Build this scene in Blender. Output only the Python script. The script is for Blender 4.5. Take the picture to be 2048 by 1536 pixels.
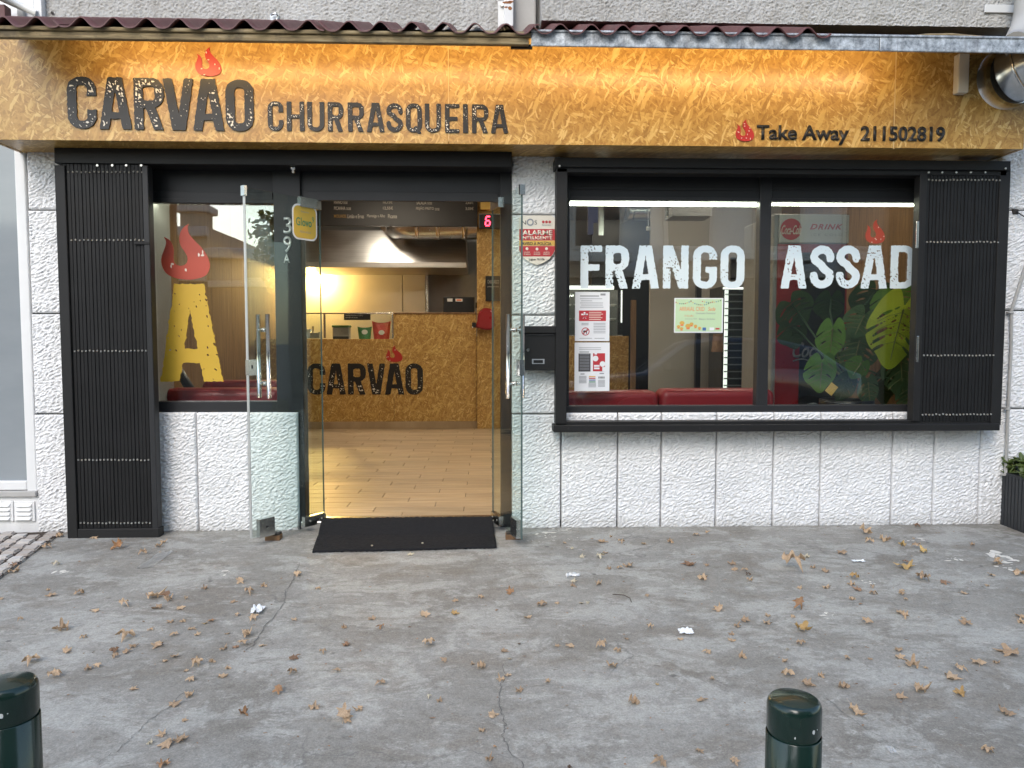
import bpy, bmesh, math, random
import numpy as np
from mathutils import Vector, Matrix
random.seed(7); rng = np.random.default_rng(7)
R = math.radians
sc = bpy.context.scene
for o in list(bpy.data.objects): bpy.data.objects.remove(o)

# ------------------------------------------------------------------ camera
F_PX = 1480.0; PITCH = R(3.38); YAW = R(2.0); CAM_D = 4.62; CAM_H = 1.185
cam_d = bpy.data.cameras.new('camera'); cam = bpy.data.objects.new('camera', cam_d); sc.collection.objects.link(cam)
cam.location = (0, -CAM_D, CAM_H); cam.rotation_euler = (R(90) - PITCH, 0, -YAW)
cam_d.sensor_width = 36; cam_d.lens = F_PX / 2048 * 36; cam_d.clip_start = 0.05; cam_d.clip_end = 600
sc.camera = cam
# ------------------------------------------------------------------ sky, sun, exposure
SUN_EL, SUN_AZ = R(40), R(200)            # behind the camera, a little to its left
w = bpy.data.worlds.new('World'); sc.world = w; w.use_nodes = True
wn = w.node_tree; bgn = wn.nodes['Background']
sky = wn.nodes.new('ShaderNodeTexSky'); sky.sky_type = 'NISHITA'; sky.sun_disc = False
sky.sun_elevation = SUN_EL; sky.sun_rotation = SUN_AZ; sky.air_density = 1.25; sky.dust_density = 1.2; sky.ozone_density = 0.35
wn.links.new(sky.outputs[0], bgn.inputs[0]); bgn.inputs[1].default_value = 0.15
sl = bpy.data.lights.new('sun', 'SUN'); sl.energy = 0.5; sl.angle = R(25); sl.color = (1, 0.96, 0.90)
sun = bpy.data.objects.new('sun', sl); sc.collection.objects.link(sun)
sd = Vector((math.sin(SUN_AZ) * math.cos(SUN_EL), math.cos(SUN_AZ) * math.cos(SUN_EL), math.sin(SUN_EL)))
sun.rotation_euler = sd.to_track_quat('Z', 'Y').to_euler(); sun.location = (0, -8, 9)
vs = sc.view_settings; vs.view_transform = 'Standard'; vs.look = 'None'; vs.gamma = 1; vs.use_curve_mapping = False
vs.exposure = 1.33
sc.cycles.use_denoising = True
sc.cycles.max_bounces = 7; sc.cycles.transparent_max_bounces = 24; sc.cycles.glossy_bounces = 4; sc.cycles.diffuse_bounces = 3
sc.cycles.caustics_reflective = False; sc.cycles.caustics_refractive = False; sc.cycles.sample_clamp_indirect = 6

# ------------------------------------------------------------------ photo pixel -> place
_R = cam.rotation_euler.to_matrix(); CAMP = Vector(cam.location)
def ray(px, py): return _R @ Vector(((px - 1024) / F_PX, -(py - 768) / F_PX, -1))
def P(px, py, Y):
    r = ray(px, py); return CAMP + r * ((Y - CAMP.y) / r.y)
SLOPE = 0.03
def G(px, py, dz=0.0):                    # point on the sloping forecourt
    r = ray(px, py); t = (SLOPE * CAMP.y + dz - CAMP.z) / (r.z - SLOPE * r.y); return CAMP + r * t
def X(px, py, Y): return P(px, py, Y).x
def Z(px, py, Y): return P(px, py, Y).z

# ------------------------------------------------------------------ scene helpers
WLOC = {}
def link(o): sc.collection.objects.link(o); return o
def thing(name, label, cat, loc=(0, 0, 0), group=None, kind=None):
    o = bpy.data.objects.new(name, None); link(o); o.location = loc; o.empty_display_size = 0.1
    if kind: o['kind'] = kind
    if label: o['label'] = label; o['category'] = cat
    if group: o['group'] = group
    WLOC[o.name] = Vector(loc); return o
def tag(o, label, cat, group=None):
    o['label'] = label; o['category'] = cat
    if group: o['group'] = group
    return o
def put(name, me, m, parent=None, label=None):       # mesh in world coordinates -> object (part when it has a parent)
    o = bpy.data.objects.new(name, me); link(o)
    if m is not None:
        me.materials.clear()
        me.materials.append(m)
    if parent is not None:
        o.parent = parent; o.matrix_parent_inverse = Matrix.Translation(-WLOC.get(parent.name, Vector()))
        WLOC[o.name] = Vector()
    else: WLOC[o.name] = Vector()
    if label: o['label'] = label
    return o
def struct(name, me, m):
    o = put(name, me, m); o['kind'] = 'structure'; return o

class MB:
    def __init__(s): s.v = []; s.f = []; s.sm = []
    def add(s, vs_, fs, smooth=False):
        b = len(s.v); s.v += [tuple(v) for v in vs_]; s.f += [tuple(b + i for i in f) for f in fs]; s.sm += [smooth] * len(fs); return s
    def box(s, x0, x1, y0, y1, z0, z1):
        x0, x1 = sorted((x0, x1)); y0, y1 = sorted((y0, y1)); z0, z1 = sorted((z0, z1))
        return s.add([(x0,y0,z0),(x1,y0,z0),(x1,y1,z0),(x0,y1,z0),(x0,y0,z1),(x1,y0,z1),(x1,y1,z1),(x0,y1,z1)],
                     [(0,3,2,1),(4,5,6,7),(0,1,5,4),(1,2,6,5),(2,3,7,6),(3,0,4,7)])
    def bbox(s, x0, x1, y0, y1, z0, z1, b=0.004, seg=2):      # bevelled box
        x0, x1 = sorted((x0, x1)); y0, y1 = sorted((y0, y1)); z0, z1 = sorted((z0, z1))
        bm = bmesh.new(); bmesh.ops.create_cube(bm, size=1)
        for v in bm.verts: v.co = Vector(((x0+x1)/2 + v.co.x*(x1-x0), (y0+y1)/2 + v.co.y*(y1-y0), (z0+z1)/2 + v.co.z*(z1-z0)))
        b = min(b, 0.45*min(x1-x0, y1-y0, z1-z0))
        bmesh.ops.bevel(bm, geom=list(bm.edges), offset=b, segments=seg, affect='EDGES', profile=0.5)
        bm.verts.index_update(); s.add([v.co for v in bm.verts], [[v.index for v in f.verts] for f in bm.faces]); bm.free(); return s
    def tube(s, pts, r, n=10, cap=True):
        pts = [Vector(p) for p in pts]; rs = r if isinstance(r, (list, tuple)) else [r]*len(pts); vv = []; ff = []; up = None
        for i, p in enumerate(pts):
            t = (pts[min(i+1, len(pts)-1)] - pts[max(i-1, 0)]).normalized()
            if up is None: up = Vector((0, 0, 1)) if abs(t.z) < 0.9 else Vector((1, 0, 0))
            a = t.cross(up).normalized(); b = a.cross(t).normalized(); up = b
            vv += [p + (a*math.cos(2*math.pi*k/n) + b*math.sin(2*math.pi*k/n))*rs[i] for k in range(n)]
        for i in range(len(pts)-1):
            for k in range(n): ff.append((i*n+k, i*n+(k+1) % n, (i+1)*n+(k+1) % n, (i+1)*n+k))
        s.add(vv, ff, True)
        if cap:
            b0 = len(s.v) - len(vv); s.f += [tuple(b0+k for k in range(n)), tuple(b0+(len(pts)-1)*n+k for k in range(n))[::-1]]; s.sm += [False, False]
        return s
    def lathe(s, prof, c=(0, 0, 0), n=32, smooth=True):
        vv = []; ff = []; c = Vector(c)
        for r, z in prof: vv += [c + Vector((r*math.cos(2*math.pi*k/n), r*math.sin(2*math.pi*k/n), z)) for k in range(n)]
        for i in range(len(prof)-1):
            for k in range(n): ff.append((i*n+k, i*n+(k+1) % n, (i+1)*n+(k+1) % n, (i+1)*n+k))
        return s.add(vv, ff, smooth)
    def prism(s, poly, y0, y1):       # polygon in (x,z), from y0 (front) to y1
        n = len(poly); vv = [(x, y0, z) for x, z in poly] + [(x, y1, z) for x, z in poly]
        ff = [tuple(range(n)), tuple(range(2*n-1, n-1, -1))] + [(i, i+n, (i+1) % n + n, (i+1) % n) for i in range(n)]
        return s.add(vv, ff)
    def mesh(s, name='m'):
        me = bpy.data.meshes.new(name); me.from_pydata(s.v, [], s.f)
        me.polygons.foreach_set('use_smooth', s.sm); me.update(); return me
def fix(me):
    bm = bmesh.new(); bm.from_mesh(me); bmesh.ops.recalc_face_normals(bm, faces=bm.faces); bm.to_mesh(me); bm.free(); return me
def bx(*a): return MB().box(*a).mesh()
def bb(*a, **k): return MB().bbox(*a, **k).mesh()
def pr(px0, py0, px1, py1, Y):        # pixel rectangle on plane Y -> x0,x1,z0,z1
    my, mx = (py0+py1)/2, (px0+px1)/2
    return X(px0, my, Y), X(px1, my, Y), Z(mx, py1, Y), Z(mx, py0, Y)
def pbox(px0, py0, px1, py1, Y, th, b=0.0):
    x0, x1, z0, z1 = pr(px0, py0, px1, py1, Y)
    return bb(x0, x1, Y, Y+th, z0, z1, b=b) if b else bx(x0, x1, Y, Y+th, z0, z1)
def gridmesh(Xa, Ya, Za, smooth=True):
    ny, nx = Xa.shape; me = bpy.data.meshes.new('g')
    co = np.stack([Xa, Ya, Za], -1).reshape(-1, 3).astype(np.float32)
    idx = np.arange(ny*nx).reshape(ny, nx); f = np.stack([idx[:-1, :-1], idx[:-1, 1:], idx[1:, 1:], idx[1:, :-1]], -1).reshape(-1, 4)
    me.vertices.add(len(co)); me.vertices.foreach_set('co', co.ravel())
    me.loops.add(f.size); me.loops.foreach_set('vertex_index', f.ravel().astype(np.int32))
    me.polygons.add(len(f)); me.polygons.foreach_set('loop_start', np.arange(0, f.size, 4, dtype=np.int32))
    me.polygons.foreach_set('use_smooth', np.full(len(f), smooth)); me.update(calc_edges=True); me.validate(); return me
def pnoise(x, y, seed=0):             # perlin noise on numpy arrays, about -1..1
    g = np.random.default_rng(1000+seed).uniform(0, 2*math.pi, 4096)
    xi = np.floor(x).astype(int); yi = np.floor(y).astype(int); xf = x-xi; yf = y-yi
    u = xf**3*(xf*(xf*6-15)+10); v = yf**3*(yf*(yf*6-15)+10)
    def gr(i, j, a, b):
        t = g[(i*1619 + j*31337) % 4096]; return np.cos(t)*a + np.sin(t)*b
    n0 = gr(xi, yi, xf, yf)*(1-u) + gr(xi+1, yi, xf-1, yf)*u; n1 = gr(xi, yi+1, xf, yf-1)*(1-u) + gr(xi+1, yi+1, xf-1, yf-1)*u
    return (n0*(1-v) + n1*v)*1.5

# ------------------------------------------------------------------ materials
class NT:
    def __init__(s, name):
        s.m = bpy.data.materials.new(name); s.m.use_nodes = True; s.t = s.m.node_tree; s.n = s.t.nodes; s.b = s.n['Principled BSDF']; s.out = s.n['Material Output']
        s.co = None
    def node(s, typ, ins={}, **at):
        n = s.n.new(typ)
        for k, v in at.items(): setattr(n, k, v)
        for k, v in ins.items(): s.set(n.inputs[k], v)
        return n
    def set(s, sock, v):
        if isinstance(v, bpy.types.NodeSocket): s.t.links.new(v, sock)
        elif isinstance(v, tuple) and sock.type == 'RGBA' and len(v) == 3: sock.default_value = (*v, 1)
        else: sock.default_value = v
    def coord(s):
        if s.co is None: s.co = s.node('ShaderNodeTexCoord').outputs['Object']
        return s.co
    def mapping(s, v=None, scale=(1,1,1), rot=(0,0,0), loc=(0,0,0)):
        return s.node('ShaderNodeMapping', {0: v or s.coord(), 1: loc, 2: rot, 3: scale}).outputs[0]
    def noise(s, scale, detail=3, rough=0.55, v=None, dist=0.0):
        return s.node('ShaderNodeTexNoise', {'Vector': v or s.coord(), 'Scale': scale, 'Detail': detail, 'Roughness': rough, 'Distortion': dist}).outputs[0]
    def noisec(s, scale, detail=2, v=None):
        return s.node('ShaderNodeTexNoise', {'Vector': v or s.coord(), 'Scale': scale, 'Detail': detail}).outputs[1]
    def ramp(s, f, stops, interp='LINEAR'):
        n = s.node('ShaderNodeValToRGB', {0: f}); cr = n.color_ramp; cr.interpolation = interp
        while len(cr.elements) < len(stops): cr.elements.new(0.5)
        for e, (p, c) in zip(cr.elements, stops): e.position = p; e.color = (*c, 1) if isinstance(c, tuple) else (c, c, c, 1)
        return n.outputs[0]
    def mix(s, f, a, b, bt='MIX'):
        n = s.node('ShaderNodeMix', data_type='RGBA', blend_type=bt)
        s.set(n.inputs[0], f); s.set(n.inputs[6], a); s.set(n.inputs[7], b); return n.outputs[2]
    def math(s, op, a, b=0.0, c=None):
        n = s.node('ShaderNodeMath', {0: a, 1: b}, operation=op)
        if c is not None: s.set(n.inputs[2], c)
        return n.outputs[0]
    def vmath(s, op, a, b=(0,0,0)): return s.node('ShaderNodeVectorMath', {0: a, 1: b}, operation=op).outputs[0]
    def bump(s, h, strength=0.5, dist=0.01, nrm=None):
        ins = {'Height': h, 'Strength': strength, 'Distance': dist}
        if nrm: ins['Normal'] = nrm
        return s.node('ShaderNodeBump', ins).outputs[0]
    def done(s, color=None, rough=0.5, metal=0.0, normal=None, **k):
        if color is not None: s.set(s.b.inputs['Base Color'], color)
        s.set(s.b.inputs['Roughness'], rough); s.set(s.b.inputs['Metallic'], metal)
        if normal: s.set(s.b.inputs['Normal'], normal)
        for a, v in k.items(): s.set(s.b.inputs[a.replace('_', ' ')], v)
        return s.m
def plain(name, c, rough=0.5, metal=0.0, var=0.15, scale=9, bump=0.0, **k):
    t = NT(name); n = t.noise(scale, 4)
    col = t.mix(n, tuple(x*(1-var) for x in c), tuple(min(1, x*(1+var)) for x in c))
    r = t.math('ADD', t.math('MULTIPLY', t.noise(scale*2.3, 3), 0.16), max(0.02, rough-0.08))
    nb = t.bump(t.noise(scale*14, 3), bump, 0.002) if bump else None
    return t.done(col, r, metal, nb, **k)
def emit(name, c, s):
    t = NT(name); t.done((0.02, 0.02, 0.02), 0.5); t.b.inputs['Emission Color'].default_value = (*c, 1); t.b.inputs['Emission Strength'].default_value = s; return t.m
def glass(name, tint=(0.93, 0.96, 0.95), f0=0.04, rough=0.0):
    t = NT(name); t.n.remove(t.b)
    fac = t.node('ShaderNodeLayerWeight', {'Blend': 0.5}).outputs['Facing']
    fr = t.math('ADD', f0, t.math('MULTIPLY', t.math('POWER', fac, 5.0), 0.8*(1-f0)))
    bmp = t.bump(t.noise(1.6, 1), 0.03, 0.05)
    gl = t.node('ShaderNodeBsdfGlossy', {'Color': (1, 1, 1), 'Roughness': rough, 'Normal': bmp}).outputs[0]
    tr = t.node('ShaderNodeBsdfTransparent', {'Color': tint}).outputs[0]
    mx = t.node('ShaderNodeMixShader', {0: fr, 1: tr, 2: gl}).outputs[0]
    t.t.links.new(mx, t.out.inputs[0]); return t.m

def m_whitewall():
    t = NT('white_painted_rough_stone')
    big = t.noise(2.2, 4); fine = t.noise(38, 4, 0.6)
    c = t.mix(t.ramp(big, [(0.35, 0.0), (0.75, 1.0)]), (0.80, 0.80, 0.80), (0.71, 0.715, 0.72))
    # grime creeping up from the ground, then shade painted into pits
    sep = t.node('ShaderNodeSeparateXYZ', {0: t.coord()})
    low = t.ramp(t.math('ADD', sep.outputs[2], t.math('MULTIPLY', t.noise(9, 4), 0.12)), [(0.05, 1.0), (0.16, 0.0)])
    c = t.mix(t.math('MULTIPLY', low, 0.45), c, (0.38, 0.37, 0.35))
    pit_shade = t.ramp(fine, [(0.28, 1.0), (0.36, 0.0)])
    c = t.mix(t.math('MULTIPLY', pit_shade, 0.35), c, (0.42, 0.41, 0.40))
    return t.done(c, 0.62, 0, t.bump(t.noise(70, 4, 0.6), 0.45, 0.005))
def m_stucco():
    t = NT('grey_rough_stucco')
    c = t.mix(t.ramp(t.noise(1.3, 4), [(0.3, 0.0), (0.7, 1.0)]), (0.40, 0.39, 0.37), (0.53, 0.525, 0.51))
    st = t.ramp(t.noise(1, 5, 0.6, t.mapping(scale=(9, 9, 0.9))), [(0.5, 0.0), (0.72, 1.0)])
    c = t.mix(t.math('MULTIPLY', st, 0.45), c, (0.30, 0.28, 0.25))
    pit_shade = t.ramp(t.noise(70, 3), [(0.30, 1.0), (0.38, 0.0)]); c = t.mix(t.math('MULTIPLY', pit_shade, 0.5), c, (0.25, 0.24, 0.22))  # pit shade is painted into the stucco colour
    return t.done(c, 0.85, 0, t.bump(t.noise(85, 4, 0.65), 0.8, 0.006))
def m_osb(name='osb_board', gloss=0.32, tone=1.0):
    t = NT(name); v0 = t.coord()
    v = t.vmath('ADD', v0, t.node('ShaderNodeCombineXYZ', {0: 0.0, 1: 0.0, 2: 0.0}).outputs[0])
    s3 = t.node('ShaderNodeSeparateXYZ', {0: v})
    flat = t.node('ShaderNodeCombineXYZ', {0: t.math('ADD', s3.outputs[0], t.math('MULTIPLY', s3.outputs[1], 0.8)), 1: t.math('ADD', s3.outputs[2], t.math('MULTIPLY', s3.outputs[1], 0.8)), 2: 0.0}).outputs[0]
    wob = t.noisec(26, 2, flat); wv = t.vmath('MULTIPLY', t.vmath('SUBTRACT', wob, (0.5, 0.5, 0.5)), (0.020, 0.020, 0))
    flat = t.vmath('ADD', flat, wv)
    P0 = [(0.25, 0.125, 0.028), (0.38, 0.210, 0.050), (0.49, 0.295, 0.080), (0.60, 0.395, 0.125), (0.74, 0.54, 0.225)]
    P0 = [tuple(c*tone for c in p) for p in P0]
    col = t.ramp(t.noise(42, 4, 0.6, flat), [(0.30, P0[0]), (0.5, P0[1]), (0.68, P0[2])]); hgt = t.noise(60, 2, 0.5, flat)
    angs = [8, 78, -38, 35, -65, 112]
    for i, a in enumerate(angs):
        mp = t.mapping(flat, scale=(1, 1, 1), rot=(0, 0, R(a)), loc=(i*3.7, i*1.9, 0))
        mp = t.mapping(mp, scale=((8, 15, 10, 20, 6.5, 13)[i], (46, 86, 58, 112, 34, 74)[i], 1))
        vo = t.node('ShaderNodeTexVoronoi', {'Vector': mp, 'Scale': 1.0, 'Randomness': 1.0}, voronoi_dimensions='2D')
        se = t.node('ShaderNodeSeparateColor', {0: vo.outputs['Color']})
        mask = t.math('MULTIPLY', t.math('GREATER_THAN', se.outputs[0], (0.55, 0.6, 0.62, 0.66, 0.80, 0.70)[i]), t.ramp(vo.outputs['Distance'], [(0.42, 1.0), (0.52, 0.0)]))
        tone_ = t.ramp(t.math('ADD', t.math('MULTIPLY', se.outputs[1], 0.9), 0.08), [(0.05, P0[0]), (0.25, P0[1]), (0.55, P0[2]), (0.8, P0[3]), (1.0, P0[4])])
        col = t.mix(t.math('MULTIPLY', mask, 0.80), col, tone_); hgt = t.mix(mask, hgt, se.outputs[2])
    dk = t.ramp(t.noise(75, 3, 0.6, flat), [(0.24, 1.0), (0.31, 0.0)]); col = t.mix(t.math('MULTIPLY', dk, 0.5), col, (0.09*tone, 0.038*tone, 0.010*tone))
    col = t.mix(t.math('MULTIPLY', t.ramp(t.noise(1.1, 3), [(0.35, 0.0), (0.7, 1.0)]), 0.22), col, (0.30*tone, 0.16*tone, 0.05*tone))
    return t.done(col, t.math('ADD', t.math('MULTIPLY', t.noise(30, 3), 0.18), gloss-0.09), 0, t.bump(hgt, 0.09, 0.003))
def m_concrete():
    t = NT('worn_concrete')
    v = t.coord(); wv = t.vmath('ADD', v, t.vmath('MULTIPLY', t.vmath('SUBTRACT', t.noisec(1.6, 3), (0.5,)*3), (0.55, 0.3, 0)))
    a = t.ramp(t.noise(1.7, 7, 0.66, t.mapping(wv, scale=(0.9, 1.15, 1))), [(0.36, 0.0), (0.62, 1.0)])
    c = t.mix(a, (0.232, 0.226, 0.214), (0.345, 0.350, 0.348))
    lt = t.ramp(t.noise(3.1, 8, 0.72, t.mapping(wv, loc=(5, 3, 0), scale=(0.85, 1.15, 1))), [(0.50, 0.0), (0.545, 0.75), (0.68, 1.0)])
    c = t.mix(t.math('MULTIPLY', lt, 0.74), c, (0.45, 0.465, 0.47))
    br = t.ramp(t.noise(2.6, 7, 0.68, t.mapping(wv, loc=(9, 7, 0), scale=(0.85, 1.2, 1))), [(0.53, 0.0), (0.60, 0.8), (0.72, 1.0)])
    c = t.mix(t.math('MULTIPLY', br, 0.72), c, (0.222, 0.205, 0.184))
    sc_ = t.ramp(t.noise(11, 7, 0.75, t.mapping(wv, loc=(2, 8, 0), scale=(0.8, 1.3, 1))), [(0.57, 0.0), (0.62, 1.0)])
    c = t.mix(t.math('MULTIPLY', sc_, 0.52), c, (0.50, 0.51, 0.51))
    sc2 = t.ramp(t.noise(14, 7, 0.72, t.mapping(wv, loc=(12, 1, 0), scale=(0.7, 1.4, 1))), [(0.57, 0.0), (0.66, 1.0)])
    c = t.mix(t.math('MULTIPLY', sc2, 0.55), c, (0.175, 0.165, 0.150))
    sp = t.noise(130, 4, 0.75); c = t.mix(1.0, c, t.mix(sp, (0.16, 0.16, 0.16), (0.84, 0.84, 0.84)), 'OVERLAY')
    md = t.noise(38, 5, 0.72); c = t.mix(0.8, c, t.mix(md, (0.24, 0.24, 0.24), (0.76, 0.76, 0.76)), 'OVERLAY')
    gr = t.ramp(t.noise(260, 2), [(0.66, 0.0), (0.72, 1.0)]); c = t.mix(t.math('MULTIPLY', gr, 0.5), c, (0.60, 0.59, 0.57))
    gd = t.ramp(t.noise(210, 2), [(0.28, 1.0), (0.34, 0.0)]); c = t.mix(t.math('MULTIPLY', gd, 0.55), c, (0.07, 0.068, 0.062))
    c = t.mix(1.0, c, (0.85, 0.815, 0.745), 'MULTIPLY')
    # trodden-in gum and oil spots
    vo = t.node('ShaderNodeTexVoronoi', {'Vector': t.vmath('ADD', v, t.vmath('MULTIPLY', t.noisec(30, 2), (0.02, 0.02, 0))), 'Scale': 5.2})
    sel = t.math('GREATER_THAN', t.node('ShaderNodeSeparateColor', {0: vo.outputs['Color']}).outputs[0], 0.62)
    spot = t.math('MULTIPLY', sel, t.ramp(vo.outputs['Distance'], [(0.045, 1.0), (0.085, 0.0)])); c = t.mix(t.math('MULTIPLY', spot, 0.7), c, (0.075, 0.072, 0.066))
    # hair cracks
    ve = t.node('ShaderNodeTexVoronoi', {'Vector': t.vmath('ADD', v, t.vmath('MULTIPLY', t.noisec(3.5, 5), (0.7, 0.7, 0))), 'Scale': 0.62}, feature='DISTANCE_TO_EDGE')
    ck = t.math('MULTIPLY', t.ramp(ve.outputs['Distance'], [(0.0016, 1.0), (0.0042, 0.0)]), t.ramp(t.noise(1.4, 2), [(0.46, 0.0), (0.56, 1.0)]))
    c = t.mix(t.math('MULTIPLY', ck, 0.75), c, (0.14, 0.135, 0.125))
    h = t.math('ADD', t.math('MULTIPLY', sp, 0.6), t.math('MULTIPLY', t.noise(24, 5, 0.65), 0.8))
    r = t.math('SUBTRACT', 0.74, t.math('MULTIPLY', lt, 0.10))
    return t.done(c, r, 0, t.bump(h, 0.35, 0.005))
def m_galv():
    t = NT('weathered_galvanised_steel')
    vo = t.node('ShaderNodeTexVoronoi', {'Vector': t.coord(), 'Scale': 42}).outputs['Distance']
    c = t.mix(t.ramp(t.noise(24, 6, 0.75), [(0.35, 0.0), (0.65, 1.0)]), (0.16, 0.18, 0.20), (0.66, 0.70, 0.74)); c = t.mix(0.18, c, vo, 'OVERLAY')
    st = t.ramp(t.noise(1, 4, 0.6, t.mapping(scale=(38, 38, 3))), [(0.5, 0.0), (0.7, 1.0)]); c = t.mix(t.math('MULTIPLY', st, 0.5), c, (0.16, 0.16, 0.17))
    return t.done(c, 0.5, 0.35)
def m_oldwood():
    t = NT('weathered_wood_trim')
    g = t.noise(1, 5, 0.65, t.mapping(scale=(5, 60, 60))); c = t.ramp(g, [(0.3, (0.10, 0.07, 0.035)), (0.55, (0.27, 0.20, 0.10)), (0.75, (0.40, 0.33, 0.21))])
    d = t.ramp(t.noise(7, 5, 0.7), [(0.52, 0.0), (0.66, 1.0)]); c = t.mix(t.math('MULTIPLY', d, 0.75), c, (0.075, 0.058, 0.038))
    return t.done(c, 0.8, 0, t.bump(g, 0.4, 0.003))
def m_panelwood():
    t = NT('brown_wall_panel'); g = t.noise(1, 5, 0.62, t.mapping(scale=(30, 30, 2.2))); c = t.ramp(g, [(0.3, (0.115, 0.060, 0.024)), (0.55, (0.20, 0.112, 0.048)), (0.75, (0.27, 0.165, 0.078))])
    return t.done(c, 0.72, 0, t.bump(g, 0.15, 0.002))
def m_steel(name, c=(0.50, 0.48, 0.45), rough=0.32, sx=3, sz=90, var=0.25):
    t = NT(name); g = t.noise(1, 3, 0.5, t.mapping(scale=(sx, sx, sz)))
    col = t.mix(g, tuple(x*(1-var) for x in c), tuple(min(1, x*(1+var)) for x in c))
    return t.done(col, t.math('ADD', t.math('MULTIPLY', t.noise(5, 4), 0.2), rough-0.1), 1.0, t.bump(t.noise(2.0, 2), 0.12, 0.05))
def m_floor():
    t = NT('wood_look_tile'); oi = t.node('ShaderNodeObjectInfo').outputs['Random']
    off = t.node('ShaderNodeCombineXYZ', {0: t.math('MULTIPLY', oi, 37.0), 1: t.math('MULTIPLY', oi, 11.0), 2: 0.0}).outputs[0]
    v = t.vmath('ADD', t.coord(), off)
    g = t.noise(1, 5, 0.62, t.mapping(v, scale=(2.2, 34, 1)))
    c = t.ramp(g, [(0.25, (0.25, 0.165, 0.088)), (0.5, (0.40, 0.285, 0.165)), (0.78, (0.53, 0.40, 0.255))])
    c = t.mix(0.5, c, t.mix(oi, (0.28, 0.28, 0.28), (0.56, 0.56, 0.56)), 'OVERLAY')
    return t.done(c, 0.42, 0, t.bump(g, 0.12, 0.002))
def m_leaf(name, a, b, vein):
    t = NT(name); oi = t.node('ShaderNodeObjectInfo').outputs['Random']
    v = t.vmath('ADD', t.coord(), t.node('ShaderNodeCombineXYZ', {0: t.math('MULTIPLY', oi, 3.0), 1: oi, 2: 0.0}).outputs[0])
    c = t.mix(t.ramp(t.noise(24, 4, 0.6, v), [(0.3, 0.0), (0.7, 1.0)]), a, b)
    sp = t.ramp(t.noise(70, 3, 0.6, v), [(0.62, 0.0), (0.70, 1.0)]); c = t.mix(t.math('MULTIPLY', sp, 0.55), c, tuple(x*0.3 for x in a))
    c = t.mix(0.55, c, t.mix(oi, (0.28, 0.28, 0.28), (0.68, 0.68, 0.68)), 'OVERLAY')
    bump = t.bump(t.noise(55, 3, 0.6, v), 0.5, 0.003)
    t.done(c, 0.7, 0, bump)
    tr = t.node('ShaderNodeBsdfTranslucent', {'Color': c}).outputs[0]
    mx = t.node('ShaderNodeMixShader', {0: 0.2, 1: t.b.outputs[0], 2: tr}).outputs[0]; t.t.links.new(mx, t.out.inputs[0]); return t.m
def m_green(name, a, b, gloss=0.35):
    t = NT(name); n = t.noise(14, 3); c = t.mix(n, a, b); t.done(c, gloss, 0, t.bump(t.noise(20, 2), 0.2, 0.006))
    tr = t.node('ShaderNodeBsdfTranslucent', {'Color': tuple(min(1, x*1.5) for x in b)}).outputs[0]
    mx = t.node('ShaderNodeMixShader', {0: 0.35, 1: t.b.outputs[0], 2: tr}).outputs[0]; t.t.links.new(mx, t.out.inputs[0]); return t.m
def m_cobble():
    t = NT('limestone_sett'); oi = t.node('ShaderNodeObjectInfo').outputs['Random']
    c = t.mix(oi, (0.42, 0.37, 0.33), (0.66, 0.63, 0.59)); c = t.mix(t.noise(40, 4), t.mix(0.35, c, (0.2, 0.18, 0.16)), c)
    return t.done(c, 0.6, 0, t.bump(t.noise(60, 4), 0.5, 0.004))
def m_mat():
    t = NT('black_coir_mat'); n = t.noise(260, 3, 0.7)
    c = t.mix(n, (0.006, 0.006, 0.007), (0.032, 0.032, 0.034)); return t.done(c, 0.95, 0, t.bump(n, 1.0, 0.006), Specular_IOR_Level=0.15)
def m_film():
    t = NT('frosted_grey_window_film'); c = t.mix(t.noise(2.5, 4, 0.6, t.mapping(scale=(1, 1, 2.5))), (0.23, 0.255, 0.27), (0.30, 0.325, 0.34))
    return t.done(c, 0.09, 0, None)

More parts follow.
